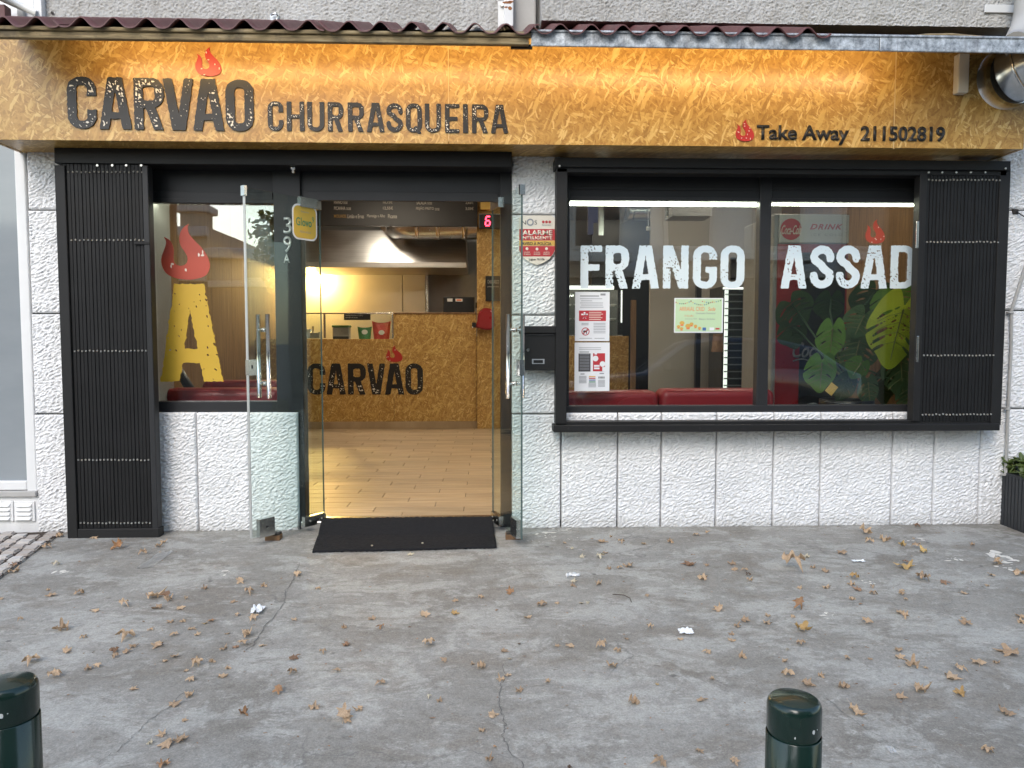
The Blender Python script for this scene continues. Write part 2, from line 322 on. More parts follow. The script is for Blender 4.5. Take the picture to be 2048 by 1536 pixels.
M = dict(
 white=m_whitewall(), stucco=m_stucco(), osb=m_osb(), osb_in=m_osb('osb_board_indoor', 0.45, 1.0), concrete=m_concrete(), galv=m_galv(), oldwood=m_oldwood(),
 smooth_plaster=plain('smooth_grey_plaster', (0.42, 0.41, 0.39), 0.8, var=0.25, scale=4, bump=0.3),
 roofred=plain('oxide_red_roof_sheet', (0.105, 0.035, 0.033), 0.55, var=0.35, scale=5, bump=0.2),
 black=plain('black_painted_steel', (0.016, 0.0158, 0.016), 0.52, var=0.4, scale=3, bump=0.05, Specular_IOR_Level=0.25),
 blackslat=plain('black_enamel_slat', (0.0125, 0.0125, 0.013), 0.5, var=0.45, scale=6, Specular_IOR_Level=0.22),
 frame=plain('charcoal_window_frame', (0.023, 0.0235, 0.025), 0.47, var=0.25, scale=3, bump=0.05, Specular_IOR_Level=0.3),
 seam=plain('pale_board_seam', (0.62, 0.45, 0.22), 0.5), crack=plain('crack_dirt', (0.13, 0.125, 0.115), 0.9), joint=plain('dark_joint', (0.10, 0.095, 0.09), 0.9), dark=plain('gap_hole_shade', (0.045, 0.04, 0.036), 0.9),  # last one: dark colour standing in for shade in a gap and holes
 rivet=plain('nickel_rivet', (0.75, 0.72, 0.65), 0.3, 0.6), chrome=plain('brushed_stainless', (0.62, 0.62, 0.60), 0.24, 1.0, var=0.08, scale=30),
 steel=plain('kitchen_stainless', (0.50, 0.47, 0.42), 0.36, 0.55, var=0.12, scale=2), steel_hood=m_steel('hood_stainless', (0.50, 0.47, 0.43), 0.40), duct=m_steel('duct_steel', (0.55, 0.56, 0.56), 0.24, 14, 14, 0.18),
 tape=plain('foil_tape', (0.72, 0.72, 0.72), 0.18, 1.0, bump=0.6), white_plastic=plain('white_plastic', (0.74, 0.74, 0.73), 0.45, var=0.06),
 beige_box=plain('cream_plastic', (0.58, 0.55, 0.48), 0.5, var=0.08), white_metal=plain('white_painted_metal', (0.70, 0.70, 0.69), 0.4, var=0.08, bump=0.05),
 rust=plain('rust_stain', (0.28, 0.11, 0.04), 0.85), floor=m_floor(), grout=plain('dark_grout', (0.045, 0.036, 0.028), 0.9), mat=m_mat(), film=m_film(),
 bollard=plain('dark_green_gloss_paint', (0.006, 0.020, 0.015), 0.22, var=0.3, scale=5, bump=0.08, Coat_Weight=0.2, Specular_IOR_Level=0.4), chip=plain('bare_chip', (0.55, 0.57, 0.56), 0.6),
 letter=plain('charcoal_sign_letter', (0.020, 0.019, 0.019), 0.36, var=0.2, scale=12, Specular_IOR_Level=0.35), speck=plain('worn_white_print', (0.72, 0.69, 0.62), 0.5), rim=plain('letter_edge', (0.30, 0.27, 0.22), 0.5),
 flame=plain('red_flame_print', (0.40, 0.026, 0.022), 0.38, var=0.12), vinyl=plain('pale_window_vinyl', (0.66, 0.76, 0.80), 0.45, var=0.04), vinylflame=plain('orange_red_vinyl', (0.44, 0.070, 0.040), 0.45, var=0.08),
 yellow=plain('yellow_vinyl', (0.58, 0.37, 0.035), 0.45, var=0.06), paper=plain('white_paper', (0.76, 0.78, 0.80), 0.55, var=0.04), ink=plain('dark_print', (0.045, 0.045, 0.05), 0.6), inkgrey=plain('grey_print', (0.28, 0.29, 0.31), 0.6),
 inkred=plain('red_print', (0.46, 0.035, 0.045), 0.5, var=0.06), cream=plain('cream_print', (0.76, 0.70, 0.60), 0.5, var=0.04), gold=plain('gold_print', (0.62, 0.40, 0.09), 0.5), mint=plain('mint_print', (0.50, 0.66, 0.42), 0.5, var=0.05),
 inkgreen=plain('green_print', (0.05, 0.24, 0.12), 0.5), inkblue=plain('blue_print', (0.06, 0.15, 0.36), 0.5), inkorange=plain('orange_print', (0.72, 0.24, 0.10), 0.5),
 stick=plain('sticker_yellow', (0.62, 0.42, 0.06), 0.45, var=0.05), number=plain('brushed_number', (0.55, 0.55, 0.53), 0.4, 0.5),
 redseat=plain('red_leatherette', (0.30, 0.022, 0.028), 0.36, var=0.15, scale=6, bump=0.1), wallin=plain('greige_interior_wall', (0.40, 0.375, 0.34), 0.8, var=0.08, scale=2), ceil=plain('off_white_ceiling', (0.55, 0.53, 0.49), 0.85, var=0.06),
 darkwood=m_panelwood(), blackplastic=plain('black_plastic', (0.012, 0.012, 0.013), 0.35), menu=plain('black_menu_board', (0.016, 0.014, 0.013), 0.5), menutext=plain('pale_menu_lettering', (0.48, 0.44, 0.38), 0.6), menuyellow=plain('amber_menu_lettering', (0.35, 0.20, 0.04), 0.6),
 coolred=plain('cooler_red', (0.27, 0.016, 0.018), 0.3, var=0.12), coolgrey=plain('cooler_grey', (0.24, 0.24, 0.24), 0.4), coolwhite=plain('cooler_header', (0.52, 0.51, 0.50), 0.4), purple=plain('lilac_panel', (0.16, 0.17, 0.36), 0.5),
 bagred=plain('red_snack_bag', (0.55, 0.06, 0.045), 0.3, var=0.2, scale=14, bump=0.5), baggreen=plain('green_snack_bag', (0.05, 0.20, 0.06), 0.3, var=0.2, scale=14, bump=0.5), tub=plain('clear_grey_tub', (0.28, 0.24, 0.20), 0.3), lidgreen=plain('green_lid', (0.06, 0.16, 0.05), 0.4),
 cobble=m_cobble(), wedge=plain('old_wood_wedge', (0.17, 0.095, 0.045), 0.8, var=0.5, scale=30, bump=0.5), wedgetop=plain('dark_wood_end', (0.035, 0.028, 0.022), 0.8, var=0.4),
 plastic=glass('crumpled_clear_plastic', (0.92, 0.94, 0.95), 0.42, 0.5), tissue=plain('white_tissue', (0.78, 0.80, 0.81), 0.7, var=0.06),
 glass=glass('window_glass', (0.92, 0.94, 0.93), 0.15), doorglass=glass('door_glass', (0.925, 0.975, 0.955), 0.03), glassedge=plain('green_glass_edge', (0.10, 0.14, 0.13), 0.2), caseglass=glass('case_glass', (0.92, 0.95, 0.94), 0.03),
 asphalt=plain('asphalt', (0.05, 0.05, 0.052), 0.85, var=0.25, scale=14, bump=0.6), ledwarm=emit('warm_led', (1.0, 0.70, 0.36), 21), ledwhite=emit('white_led', (0.95, 1.0, 0.80), 14), ledcase=emit('case_led', (0.97, 1.0, 0.90), 0.8), bulb=emit('amber_bulb', (1.0, 0.64, 0.20), 900),
 panel=emit('ceiling_panel_light', (1.0, 0.88, 0.70), 25), tubelight=emit('tube_light', (1.0, 0.93, 0.80), 30), digit=emit('red_led_digit', (1.0, 0.03, 0.06), 4), redsign=emit('lit_red_sign', (0.9, 0.02, 0.03), 1.0),
 terracotta=plain('grey_planter', (0.028, 0.030, 0.033), 0.6, var=0.2), soil=plain('soil', (0.05, 0.035, 0.025), 0.95),
 g1=m_green('lit_monstera', (0.27, 0.36, 0.030), (0.42, 0.50, 0.060)), g2=m_green('half_lit_monstera', (0.075, 0.17, 0.03), (0.11, 0.23, 0.045)), g3=m_green('dim_lit_monstera', (0.05, 0.105, 0.045), (0.08, 0.14, 0.065)), g4=m_green('shaded_monstera', (0.018, 0.042, 0.016), (0.03, 0.06, 0.022)), stem=plain('pale_stem', (0.16, 0.17, 0.06), 0.5), succ=m_green('succulent_green', (0.07, 0.13, 0.04), (0.17, 0.20, 0.055)),  # monstera greens hold the leaves' lit and shaded tones in their colour
 l_tan=m_leaf('dry_leaf_tan', (0.42, 0.28, 0.165), (0.6, 0.44, 0.29), None), l_brown=m_leaf('dry_leaf_brown', (0.25, 0.14, 0.08), (0.37, 0.23, 0.14), None), l_yellow=m_leaf('dry_leaf_yellow', (0.52, 0.34, 0.12), (0.62, 0.44, 0.2), None), l_orange=m_leaf('dry_leaf_orange', (0.4, 0.21, 0.1), (0.5, 0.3, 0.16), None), l_pale=m_leaf('dry_leaf_pale', (0.50, 0.42, 0.29), (0.60, 0.53, 0.40), None), l_dark=m_leaf('dry_leaf_dark', (0.07, 0.045, 0.03), (0.13, 0.08, 0.05), None),
 bldg_beige=plain('beige_plaster_facade', (0.42, 0.34, 0.24), 0.9, var=0.15, scale=0.6), bldg_grey=plain('grey_facade', (0.58, 0.56, 0.53), 0.9, var=0.12, scale=0.5), bldg_dark=plain('dark_shopfront', (0.045, 0.043, 0.04), 0.5), bldg_trim=plain('pale_trim', (0.50, 0.47, 0.42), 0.8), tile=plain('roof_tile', (0.25, 0.12, 0.07), 0.85),
 winglass=plain('dark_pane', (0.03, 0.035, 0.04), 0.08), carpaint=plain('dark_grey_car_paint', (0.035, 0.037, 0.042), 0.22, 0.3, var=0.05, Coat_Weight=0.8), tyre=plain('tyre_rubber', (0.02, 0.02, 0.02), 0.85), lamp_glass=plain('car_lamp', (0.55, 0.55, 0.55), 0.1), bark=plain('bark', (0.12, 0.09, 0.065), 0.9, bump=0.6), treeleaf=m_green('tree_leaf', (0.035, 0.07, 0.018), (0.07, 0.11, 0.03)),
)

# ------------------------------------------------------------------ flat outlines: letters, flames, leaves (marching squares on a distance field)
def rbox(x, y, cx, cy, hx, hy, r):
    r = min(r, hx, hy); qx = np.abs(x-cx)-hx+r; qy = np.abs(y-cy)-hy+r
    return np.hypot(np.maximum(qx, 0), np.maximum(qy, 0)) + np.minimum(np.maximum(qx, qy), 0) - r
def seg(x, y, x0, y0, x1, y1, wd, ext=0.0):
    L = math.hypot(x1-x0, y1-y0); ux, uy = (x1-x0)/L, (y1-y0)/L; a = (x-x0)*ux+(y-y0)*uy; b = -(x-x0)*uy+(y-y0)*ux
    return rbox(a, b, L/2, 0, L/2+ext, wd/2, 0.02)
def pline(x, y, pts, wd):
    d = np.full_like(x, 9.0)
    for (x0, y0), (x1, y1) in zip(pts, pts[1:]):
        L2 = (x1-x0)**2+(y1-y0)**2+1e-12; t = np.clip(((x-x0)*(x1-x0)+(y-y0)*(y1-y0))/L2, 0, 1); d = np.minimum(d, np.hypot(x-x0-t*(x1-x0), y-y0-t*(y1-y0)))
    return d-wd/2
def glyph(ch, x, y, w, t):
    mn, mx = np.minimum, np.maximum; bd = lambda d: mx(d, mx(np.abs(y-0.5)-0.5, np.abs(x-w/2)-w/2)); r = w*0.46
    ring = lambda cy=0.5, hy=0.5, rr=r: mx(rbox(x, y, w/2, cy, w/2, hy, rr), -rbox(x, y, w/2, cy, w/2-t, hy-t*0.86, max(rr-t, 0.03)))
    if ch == 'O': return ring()
    if ch == 'C': return mx(ring(), -rbox(x, y, w, 0.5, t*1.15, 0.135, 0.01))
    if ch == 'G': return mn(mx(ring(), -rbox(x, y, w, 0.585, t*1.15, 0.085, 0.01)), rbox(x, y, w*0.76, 0.435, w*0.24, 0.07, 0.02))
    if ch == 'Q': return mn(ring(), mx(seg(x, y, w*0.55, 0.2, w*0.88, -0.06, t*0.75), -(y+0.05)))
    if ch == 'D':
        o = mn(rbox(x, y, w/2, 0.5, w/2, 0.5, r), rbox(x, y, w*0.25, 0.5, w*0.25, 0.5, 0.02)); i = mn(rbox(x, y, w/2, 0.5, w/2-t, 0.5-t*0.8, max(r-t, 0.03)), rbox(x, y, (t+w*0.5)/2, 0.5, (w*0.5-t)/2, 0.5-t*0.8, 0.02))
        return mx(o, -i)
    if ch == 'R':
        o = mn(rbox(x, y, w/2, 0.71, w/2, 0.29, w*0.42), rbox(x, y, w*0.25, 0.71, w*0.25, 0.29, 0.02)); i = rbox(x, y, (t+w-t)/2, 0.70, (w-2*t)/2, 0.29-t*0.86, 0.06)
        return bd(mn(mn(mx(o, -i), rbox(x, y, t/2, 0.5, t/2, 0.5, 0.02)), seg(x, y, w*0.50, 0.50, w-t*0.56, -0.03, t)))
    if ch == 'A': return bd(mn(mn(seg(x, y, t*0.52, -0.05, w*0.5-t*0.22, 1.05, t), seg(x, y, w-t*0.52, -0.05, w*0.5+t*0.22, 1.05, t)), mx(rbox(x, y, w/2, 0.265, w*0.34, t*0.36, 0.01), -9+0*x)))
    if ch == 'V': return bd(mn(seg(x, y, t*0.5, 1.05, w*0.5-t*0.18, -0.05, t), seg(x, y, w-t*0.5, 1.05, w*0.5+t*0.18, -0.05, t)))
    if ch == 'N': return bd(mn(mn(rbox(x, y, t*0.48, 0.5, t*0.48, 0.5, 0.02), rbox(x, y, w-t*0.48, 0.5, t*0.48, 0.5, 0.02)), seg(x, y, t*0.55, 1.05, w-t*0.55, -0.05, t*1.05)))
    if ch == 'H': return mn(mn(rbox(x, y, t/2, 0.5, t/2, 0.5, 0.02), rbox(x, y, w-t/2, 0.5, t/2, 0.5, 0.02)), rbox(x, y, w/2, 0.5, w/2-t/2, t*0.4, 0.01))
    if ch == 'U': return mx(ring(0.8, 0.8), y-1.0)
    if ch == 'I': return rbox(x, y, w/2, 0.5, w/2, 0.5, 0.02)
    if ch in 'EF':
        d = mn(mn(rbox(x, y, t/2, 0.5, t/2, 0.5, 0.02), rbox(x, y, w/2, 1-t*0.4, w/2, t*0.4, 0.03)), rbox(x, y, w*0.44, 0.49, w*0.44, t*0.4, 0.03))
        return mn(d, rbox(x, y, w/2, t*0.4, w/2, t*0.4, 0.03)) if ch == 'E' else d
    if ch == 'S':
        a = t/2; xr, xl, c = w-a, a, w/2; rr = (w-t)/2; p = []
        p += [(xr, 0.70), (xr, 1-a-rr)] + [(c+rr*math.cos(q), 1-a-rr+rr*math.sin(q)) for q in np.linspace(0, math.pi, 12)] + [(xl, 0.74), (xl+0.02, 0.66), (c-0.02, 0.545), (c+0.03, 0.47), (xr-0.02, 0.36), (xr, 0.28)]
        p += [(c+rr*math.cos(q), a+rr+rr*math.sin(q)) for q in np.linspace(0, -math.pi, 12)] + [(xl, 0.30)]
        return pline(x, y, p, t)
def msquares(s, xs, ys):              # negative inside -> (verts2d, faces, contour segments)
    V = []; idx = {}; F = []; S = []
    def vid(k, p):
        if k not in idx: idx[k] = len(V); V.append(p)
        return idx[k]
    ins = s < 0; ny, nx = s.shape
    for j in range(ny-1):
        i = 0
        while i < nx-1:
            c = (ins[j, i], ins[j, i+1], ins[j+1, i+1], ins[j+1, i])
            if not any(c): i += 1; continue
            if all(c):
                i2 = i
                while i2+1 < nx-1 and ins[j, i2+2] and ins[j+1, i2+2] and i2-i < 24: i2 += 1
                F.append((vid((j, i), (xs[i], ys[j])), vid((j, i2+1), (xs[i2+1], ys[j])), vid((j+1, i2+1), (xs[i2+1], ys[j+1])), vid((j+1, i), (xs[i], ys[j+1])))); i = i2+1; continue
            cr = [(j, i), (j, i+1), (j+1, i+1), (j+1, i)]; poly = []; cross = []
            for k in range(4):
                a, b = cr[k], cr[(k+1) % 4]; sa, sb = s[a], s[b]
                if c[k]: poly.append(vid(a, (xs[a[1]], ys[a[0]])))
                if c[k] != c[(k+1) % 4]:
                    t = sa/(sa-sb); key = ('e',)+min(a, b)+max(a, b)
                    q = vid(key, (xs[a[1]]+(xs[b[1]]-xs[a[1]])*t, ys[a[0]]+(ys[b[0]]-ys[a[0]])*t)); poly.append(q); cross.append((q, c[k]))
            F.append(tuple(poly))
            for k in range(len(cross)):
                if cross[k][1]: S.append((cross[k][0], cross[(k+1) % len(cross)][0]))
            i += 1
    return V, F, S
def solid(V, F, S, fmap, bmap):
    n = len(V); return MB().add([fmap(*p) for p in V] + [bmap(*p) for p in V], list(F) + [(b, a, a+n, b+n) for a, b in S])
FLAME = [(255,568),(330,610),(370,680),(380,760),(375,850),(390,910),(430,940),(490,945),(540,920),(562,870),(555,810),(520,750),(475,680),(460,600),(475,510),(520,440),(590,395),(575,430),(580,490),(610,550),(680,630),(760,710),(820,800),(855,890),(860,960),(830,1040),(770,1090),(640,1125),(520,1128),(400,1110),(290,1060),(235,990),(210,900),(220,820),(255,730),(280,660),(278,610)]
FLAME = [((x-210)/650, (1128-y)/733) for x, y in FLAME]
def catmull(p, n=4):
    o = []; N = len(p)
    for i in range(N):
        a, b, c, d = [Vector((*p[(i+k) % N], 0)) for k in (-1, 0, 1, 2)]
        for j in range(n):
            t = j/n; q = 0.5*((2*b)+(c-a)*t+(2*a-5*b+4*c-d)*t*t+(3*b-a-3*c+d)*t**3); o.append((q.x, q.y))
    return o
FLAME = catmull(FLAME, 3)
def inside(poly, px, py):
    r = False; j = len(poly)-1
    for i in range(len(poly)):
        xi, yi = poly[i]; xj, yj = poly[j]
        if (yi > py) != (yj > py) and px < (xj-xi)*(py-yi)/(yj-yi)+xi: r = not r
        j = i
    return r
def blob(r, n=7):
    s_ = random.uniform(0.5, 1.5); a0 = random.uniform(0, 3); return [(r*s_*math.cos(2*math.pi*k/n+a0)*random.uniform(.7, 1.2), r/s_*math.sin(2*math.pi*k/n+a0)*random.uniform(.7, 1.2)) for k in range(n)]
def flame(parent, px0, py0, px1, py1, Y, th, m, mspeck, nspk=9, name='flame'):
    x0, x1, z0, z1 = pr(px0, py0, px1, py1, Y); poly = [(x0+(x1-x0)*a, z0+(z1-z0)*b) for a, b in FLAME]
    o = put(name, fix(MB().prism(poly, Y-th, Y).mesh()), m, parent); b_ = MB(); k = 0
    while k < nspk:
        px, py = random.uniform(x0, x1), random.uniform(z0, z1)
        bl = [(px+a, py+c) for a, c in blob((x1-x0)*0.028)]
        if all(inside(poly, *q) for q in bl): b_.prism(bl, Y-th-0.0015, Y-th+0.0005)
        k += 1
    if b_.v: put('worn_print', fix(b_.mesh()), mspeck, o)['kind'] = 'stuff'
    return o
SEED = [0]
def letter(parent, ch, px0, px1, py0, py1, Y, th, t, m, mspeck=None, holes=0.0, cell=0.004):
    SEED[0] += 1; sd_ = SEED[0]
    x0, x1, z0, z1 = pr(px0, py0, px1, py1, Y); H = z1-z0; wd = (x1-x0)/H
    q = 0.09 if ch == 'Q' else 0.02
    xs = np.arange(-0.02, wd+0.02+cell/H, cell/H); ys = np.arange(-q, 1.02+cell/H, cell/H); gx, gy = np.meshgrid(xs, ys)
    s = glyph(ch, gx, gy, wd, t) + 0.010*pnoise(gx*14, gy*14, sd_) + 0.006*pnoise(gx*33, gy*33, sd_+50)
    nz = pnoise(gx*25+0.35*gy*25, gy*20, sd_+100) + 0.5*pnoise(gx*45, gy*36, sd_+150)
    reg = pnoise(gx*2.1, gy*2.1, sd_+200)
    hole = 0.62 - nz - 0.75*np.clip(reg+0.05, -0.5, 0.6)
    if holes: s = np.maximum(s, -(hole+(0.34-holes))*0.05)
    mf = lambda yy: (lambda a, b: (x0+a*H, yy, z0+b*H))
    V, F, S = msquares(s, xs, ys); o = put('letter', solid(V, F, S, mf(Y-th), mf(Y)).mesh(), m, parent)
    if mspeck is not None:
        s2 = np.maximum(s+0.028, (hole-0.02)*0.05); V, F, S = msquares(s2, xs, ys)
        if V: put('worn_print', solid(V, F, S, mf(Y-th-0.0012), mf(Y-th+0.0005)).mesh(), mspeck, o)['kind'] = 'stuff'
    return o
def text(body, px0, py0, px1, py1, Y, m, parent, th=0.001, bold=0.0, shear=0.0, name='lettering', space=1.0):
    cu = bpy.data.curves.new('t', 'FONT'); cu.body = body; cu.size = 1; cu.offset = bold; cu.shear = shear; cu.space_character = space; cu.resolution_u = 3
    to = bpy.data.objects.new('t', cu); link(to); bpy.context.view_layer.update()
    me = bpy.data.meshes.new_from_object(to.evaluated_get(bpy.context.evaluated_depsgraph_get())); bpy.data.objects.remove(to); bpy.data.curves.remove(cu)
    co = np.zeros(len(me.vertices)*3, np.float32); me.vertices.foreach_get('co', co); co = co.reshape(-1, 3)
    x0, x1, z0, z1 = pr(px0, py0, px1, py1, Y); mn, mxx = co.min(0), co.max(0)
    fx = (co[:, 0]-mn[0])/(mxx[0]-mn[0]); fz = (co[:, 1]-mn[1])/(mxx[1]-mn[1])
    out = np.stack([x0+fx*(x1-x0), np.full(len(co), Y), z0+fz*(z1-z0)], -1).astype(np.float32)
    me.vertices.foreach_set('co', out.ravel()); me.update()
    if th:
        bm = bmesh.new(); bm.from_mesh(me); r = bmesh.ops.extrude_face_region(bm, geom=list(bm.faces))
        for v in r['geom']:
            if isinstance(v, bmesh.types.BMVert): v.co.y -= th
        bmesh.ops.recalc_face_normals(bm, faces=bm.faces); bm.to_mesh(me); bm.free()
    return put(name, me, m, parent)
def prints(parent, rects, Y, m, th=0.0008, name='print'):      # flat print: pixel rectangles on a sheet
    b = MB()
    for r in rects:
        x0, x1, z0, z1 = pr(*r, Y); b.box(x0, x1, Y-th, Y+0.0002, z0, z1)
    o = put(name, b.mesh(), m, parent)
    if len(rects) > 1: o['kind'] = 'stuff'
    return o
def disc(px, py, rpx, Y, m, parent, inner=0.0, th=0.001, n=28, name='disc', yr=1.0):
    c = P(px, py, Y); r = abs(X(px+rpx, py, Y)-c.x); b = MB(); ri = r*inner
    po = [(c.x+r*math.cos(2*math.pi*k/n), c.z+yr*r*math.sin(2*math.pi*k/n)) for k in range(n)]
    if inner == 0: b.prism(po, Y-th, Y)
    else:
        pi_ = [(c.x+ri*math.cos(2*math.pi*k/n), c.z+yr*ri*math.sin(2*math.pi*k/n)) for k in range(n)]
        for k in range(n): b.prism([po[k], po[(k+1) % n], pi_[(k+1) % n], pi_[k]], Y-th, Y)
    return put(name, fix(b.mesh()), m, parent)

# ------------------------------------------------------------------ the setting: ground, street, indoor shell
YF, YT, YG, YW, YGL, FZ = -0.30, -0.66, -0.13, 0.03, 0.065, 0.05
XL, XR = -6.2, 7.0
gx, gy = np.meshgrid(np.linspace(XL, XR, 133), np.linspace(-5.5, 0.03, 57))
gz = SLOPE*gy + 0.004*pnoise(gx*0.9, gy*0.9, 3) * np.clip(-gy*3, 0, 1)
fore = struct('forecourt', gridmesh(gx, gy, gz), M['concrete'])
def gz_at(x, y): return SLOPE*y + float(0.004*pnoise(np.array([x*0.9]), np.array([y*0.9]), 3)[0] * min(1, max(0, -y*3)))
kb = put('kerb', bb(XL, XR, -5.68, -5.5, -0.34, SLOPE*-5.5+0.004, b=0.02), M['concrete'], fore)
struct('street', bx(-60, 60, -60, -5.55, -0.40, -0.30), M['asphalt'])
struct('ground', bx(-250, 250, -250, 250, -0.9, -0.42), M['asphalt'])
for pts, wd in (([(600,1125),(588,1160),(572,1180),(570,1205),(548,1232),(520,1265),(508,1288),(488,1305)], .006), ([(1000,1395),(1003,1425),(1012,1450),(1005,1470),(1014,1495),(1040,1525),(1062,1560)], .005), ([(1005,1330),(1012,1352),(1003,1372),(1000,1395)], .004), ([(372,1380),(345,1410),(300,1440),(262,1478),(240,1500),(190,1530)], .004), ([(1650,1395),(1690,1430),(1740,1462),(1800,1500)], .003)):
    b = MB(); q = []
    for i in range(len(pts)-1):
        a, c = G(*pts[i]), G(*pts[i+1])
        for k in range(6): t = k/6; q.append(a.lerp(c, t)+Vector((random.uniform(-.006, .006), random.uniform(-.006, .006), 0)))
    q.append(G(*pts[-1]))
    for a, c in zip(q, q[1:]):
        d = (c-a); nrm = Vector((-d.y, d.x, 0)).normalized()*wd*random.uniform(.12, .38)
        vv = [a-nrm, c-nrm, c+nrm, a+nrm]; b.add([(v.x, v.y, gz_at(v.x, v.y)+0.0025) for v in vv], [(0, 1, 2, 3)])
    put('crack', b.mesh(), M['crack'], fore)
# white paint splashes by the door, faint puddles of spilt cement
b = MB()
for px, py, s_ in ((1104,1066,.035),(1125,1061,.02),(1080,1069,.018),(1095,1075,.012),(1155,1077,.010),(1070,1082,.010),(1830,1080,.03),(1908,1120,.022),(1990,1110,.05),(2010,1122,.04),(2018,1133,.03),(1645,1232,.016),(1660,1232,.008),(1745,1165,.012),(330,1058,.01),(165,1057,.012),(130,1145,.03),(450,1145,.02)):
    for _ in range(7):
        c = G(px+random.gauss(0, 10), py+random.gauss(0, 3)); b.add([(c.x+dx*1.5, c.y+dz, gz_at(c.x+dx*1.5, c.y+dz)+0.0022) for dx, dz in blob(s_*random.uniform(.08, .5), 9)], [tuple(range(9))])
put('paint_splash', b.mesh(), M['speck'], fore)['kind'] = 'stuff'

# cobbled strip on the left
pav = thing('pavement', None, None, (-3, -0.3, 0), kind='structure')
e0, e1 = G(128, 1068), G(-60, 1205); d = (e1-e0).normalized(); nrm = Vector((-d.y, d.x, 0)); nrm = nrm if nrm.x < 0 else -nrm
b = MB(); cc = [e0+d*-0.15, e0+d*2.1, e0+d*2.1+nrm*1.95, e0+d*-0.15+nrm*1.95]
b.add([(v.x, min(v.y, -0.02), SLOPE*v.y+0.006) for v in cc], [(0, 1, 2, 3)]); put('bedding', b.mesh(), M['soil'], pav)
stones = []
for k in range(5):
    bm = bmesh.new(); bmesh.ops.create_cube(bm, size=1)
    for v in bm.verts: v.co = Vector((v.co.x*0.082+random.uniform(-.006, .006), v.co.y*0.074+random.uniform(-.006, .006), v.co.z*0.04))
    bmesh.ops.bevel(bm, geom=list(bm.edges), offset=0.008, segments=2, affect='EDGES'); me = bpy.data.meshes.new('sett'); bm.to_mesh(me); bm.free(); me.materials.append(M['cobble']); stones.append(me)
ang = math.atan2(d.y, d.x)
for j in range(22):
    for i in range(24):
        p = e0 + nrm*(0.055+j*0.088) + d*(-0.16+i*0.096+(j % 2)*0.045)
        if p.y > -0.06: continue
        o = bpy.data.objects.new('cobblestone', random.choice(stones)); link(o); o.parent = pav; o.matrix_parent_inverse = Matrix.Translation(-WLOC[pav.name])
        o.location = (p.x, p.y, SLOPE*p.y+random.uniform(-.003, .004)); o.rotation_euler = (random.uniform(-.06, .06), random.uniform(-.06, .06), ang+random.uniform(-.08, .08)+random.choice((0, math.pi)))

# indoor shell
XIL, XIR, YIB, ZC = -2.95, 3.5, 6.8, 3.02
struct('shop_floor', bx(XIL, XIR, 0.02, YIB, -0.05, FZ-0.004), M['grout'])
sf = bpy.data.objects['shop_floor']
tm = bb(0, 0.596, 0, 0.146, 0, 0.008, b=0.0015, seg=1); tm.materials.append(M['floor'])
nt = 0
for j in range(34):
    y = 0.10 + j*0.15
    if y > 5.0: break
    for i in range(-6, 7):
        x = 0.05 + i*0.6 - (j % 3)*0.2
        if x < XIL or x > 2.9 or (y > 2.5 and x > 0.6): continue
        o = bpy.data.objects.new('floor_tile', tm); link(o); o.parent = sf; o.location = (x, y, FZ-0.0065); nt += 1
struct('wall_left', bx(XIL-0.1, XIL, 0.35, YIB, 0, ZC), M['darkwood'])
struct('wall_right', bx(XIR, XIR+0.1, 0.02, YIB, 0, ZC), M['darkwood'])
struct('wall_back', bx(XIL-0.1, XIR+0.1, YIB, YIB+0.1, 0, ZC), M['wallin'])
struct('ceiling', bx(XIL-0.1, XIR+0.1, 0.02, YIB+0.1, ZC, ZC+0.1), M['ceil'])
wl = bpy.data.objects['wall_left']
for k in range(9):      # vertical boards on the left wall
    put('board', bb(XIL, XIL+0.018, 0.36+k*0.62, 0.36+k*0.62+0.615, 0.05, 2.9, b=0.003, seg=1), M['darkwood'], wl)

# ------------------------------------------------------------------ shop building: slabs, pillars, upper storey
shop = thing('shop_building', 'white textured stone shop front with grey stucco storey above', 'building', (0, 0.2, 0))
core = MB()
xa, xb = X(108, 680, 0), X(1022, 680, 0); xc, xd = X(1112, 680, 0), X(2016, 680, 0)
XW0, XW1 = X(128, 680, 0), X(606, 680, 0)
core.box(-6.0, xa-0.16, 0.03, 0.32, -0.05, 2.42); core.box(X(300, 680, 0), X(552, 930, 0), 0.03, 0.32, -0.05, Z(450, 822, 0)); core.box(xb+0.004, xc+0.07, 0.03, 0.32, -0.05, 2.42)
core.box(xc+0.07, xd-0.05, 0.03, 0.32, -0.05, Z(1500, 826, 0.03)); core.box(X(1915, 600, 0), 6.5, 0.031, 0.30, -0.05, 2.42)
core.box(-6.0, 6.5, 0.031, 0.33, 2.42, 2.98); core.box(-6.0, 6.5, 0.03, 0.33, 2.98, 7.5); core.box(xa-0.17, X(303, 680, 0), 0.05, 0.31, -0.05, 2.42)
put('wall', core.mesh(), M['smooth_plaster'], shop)
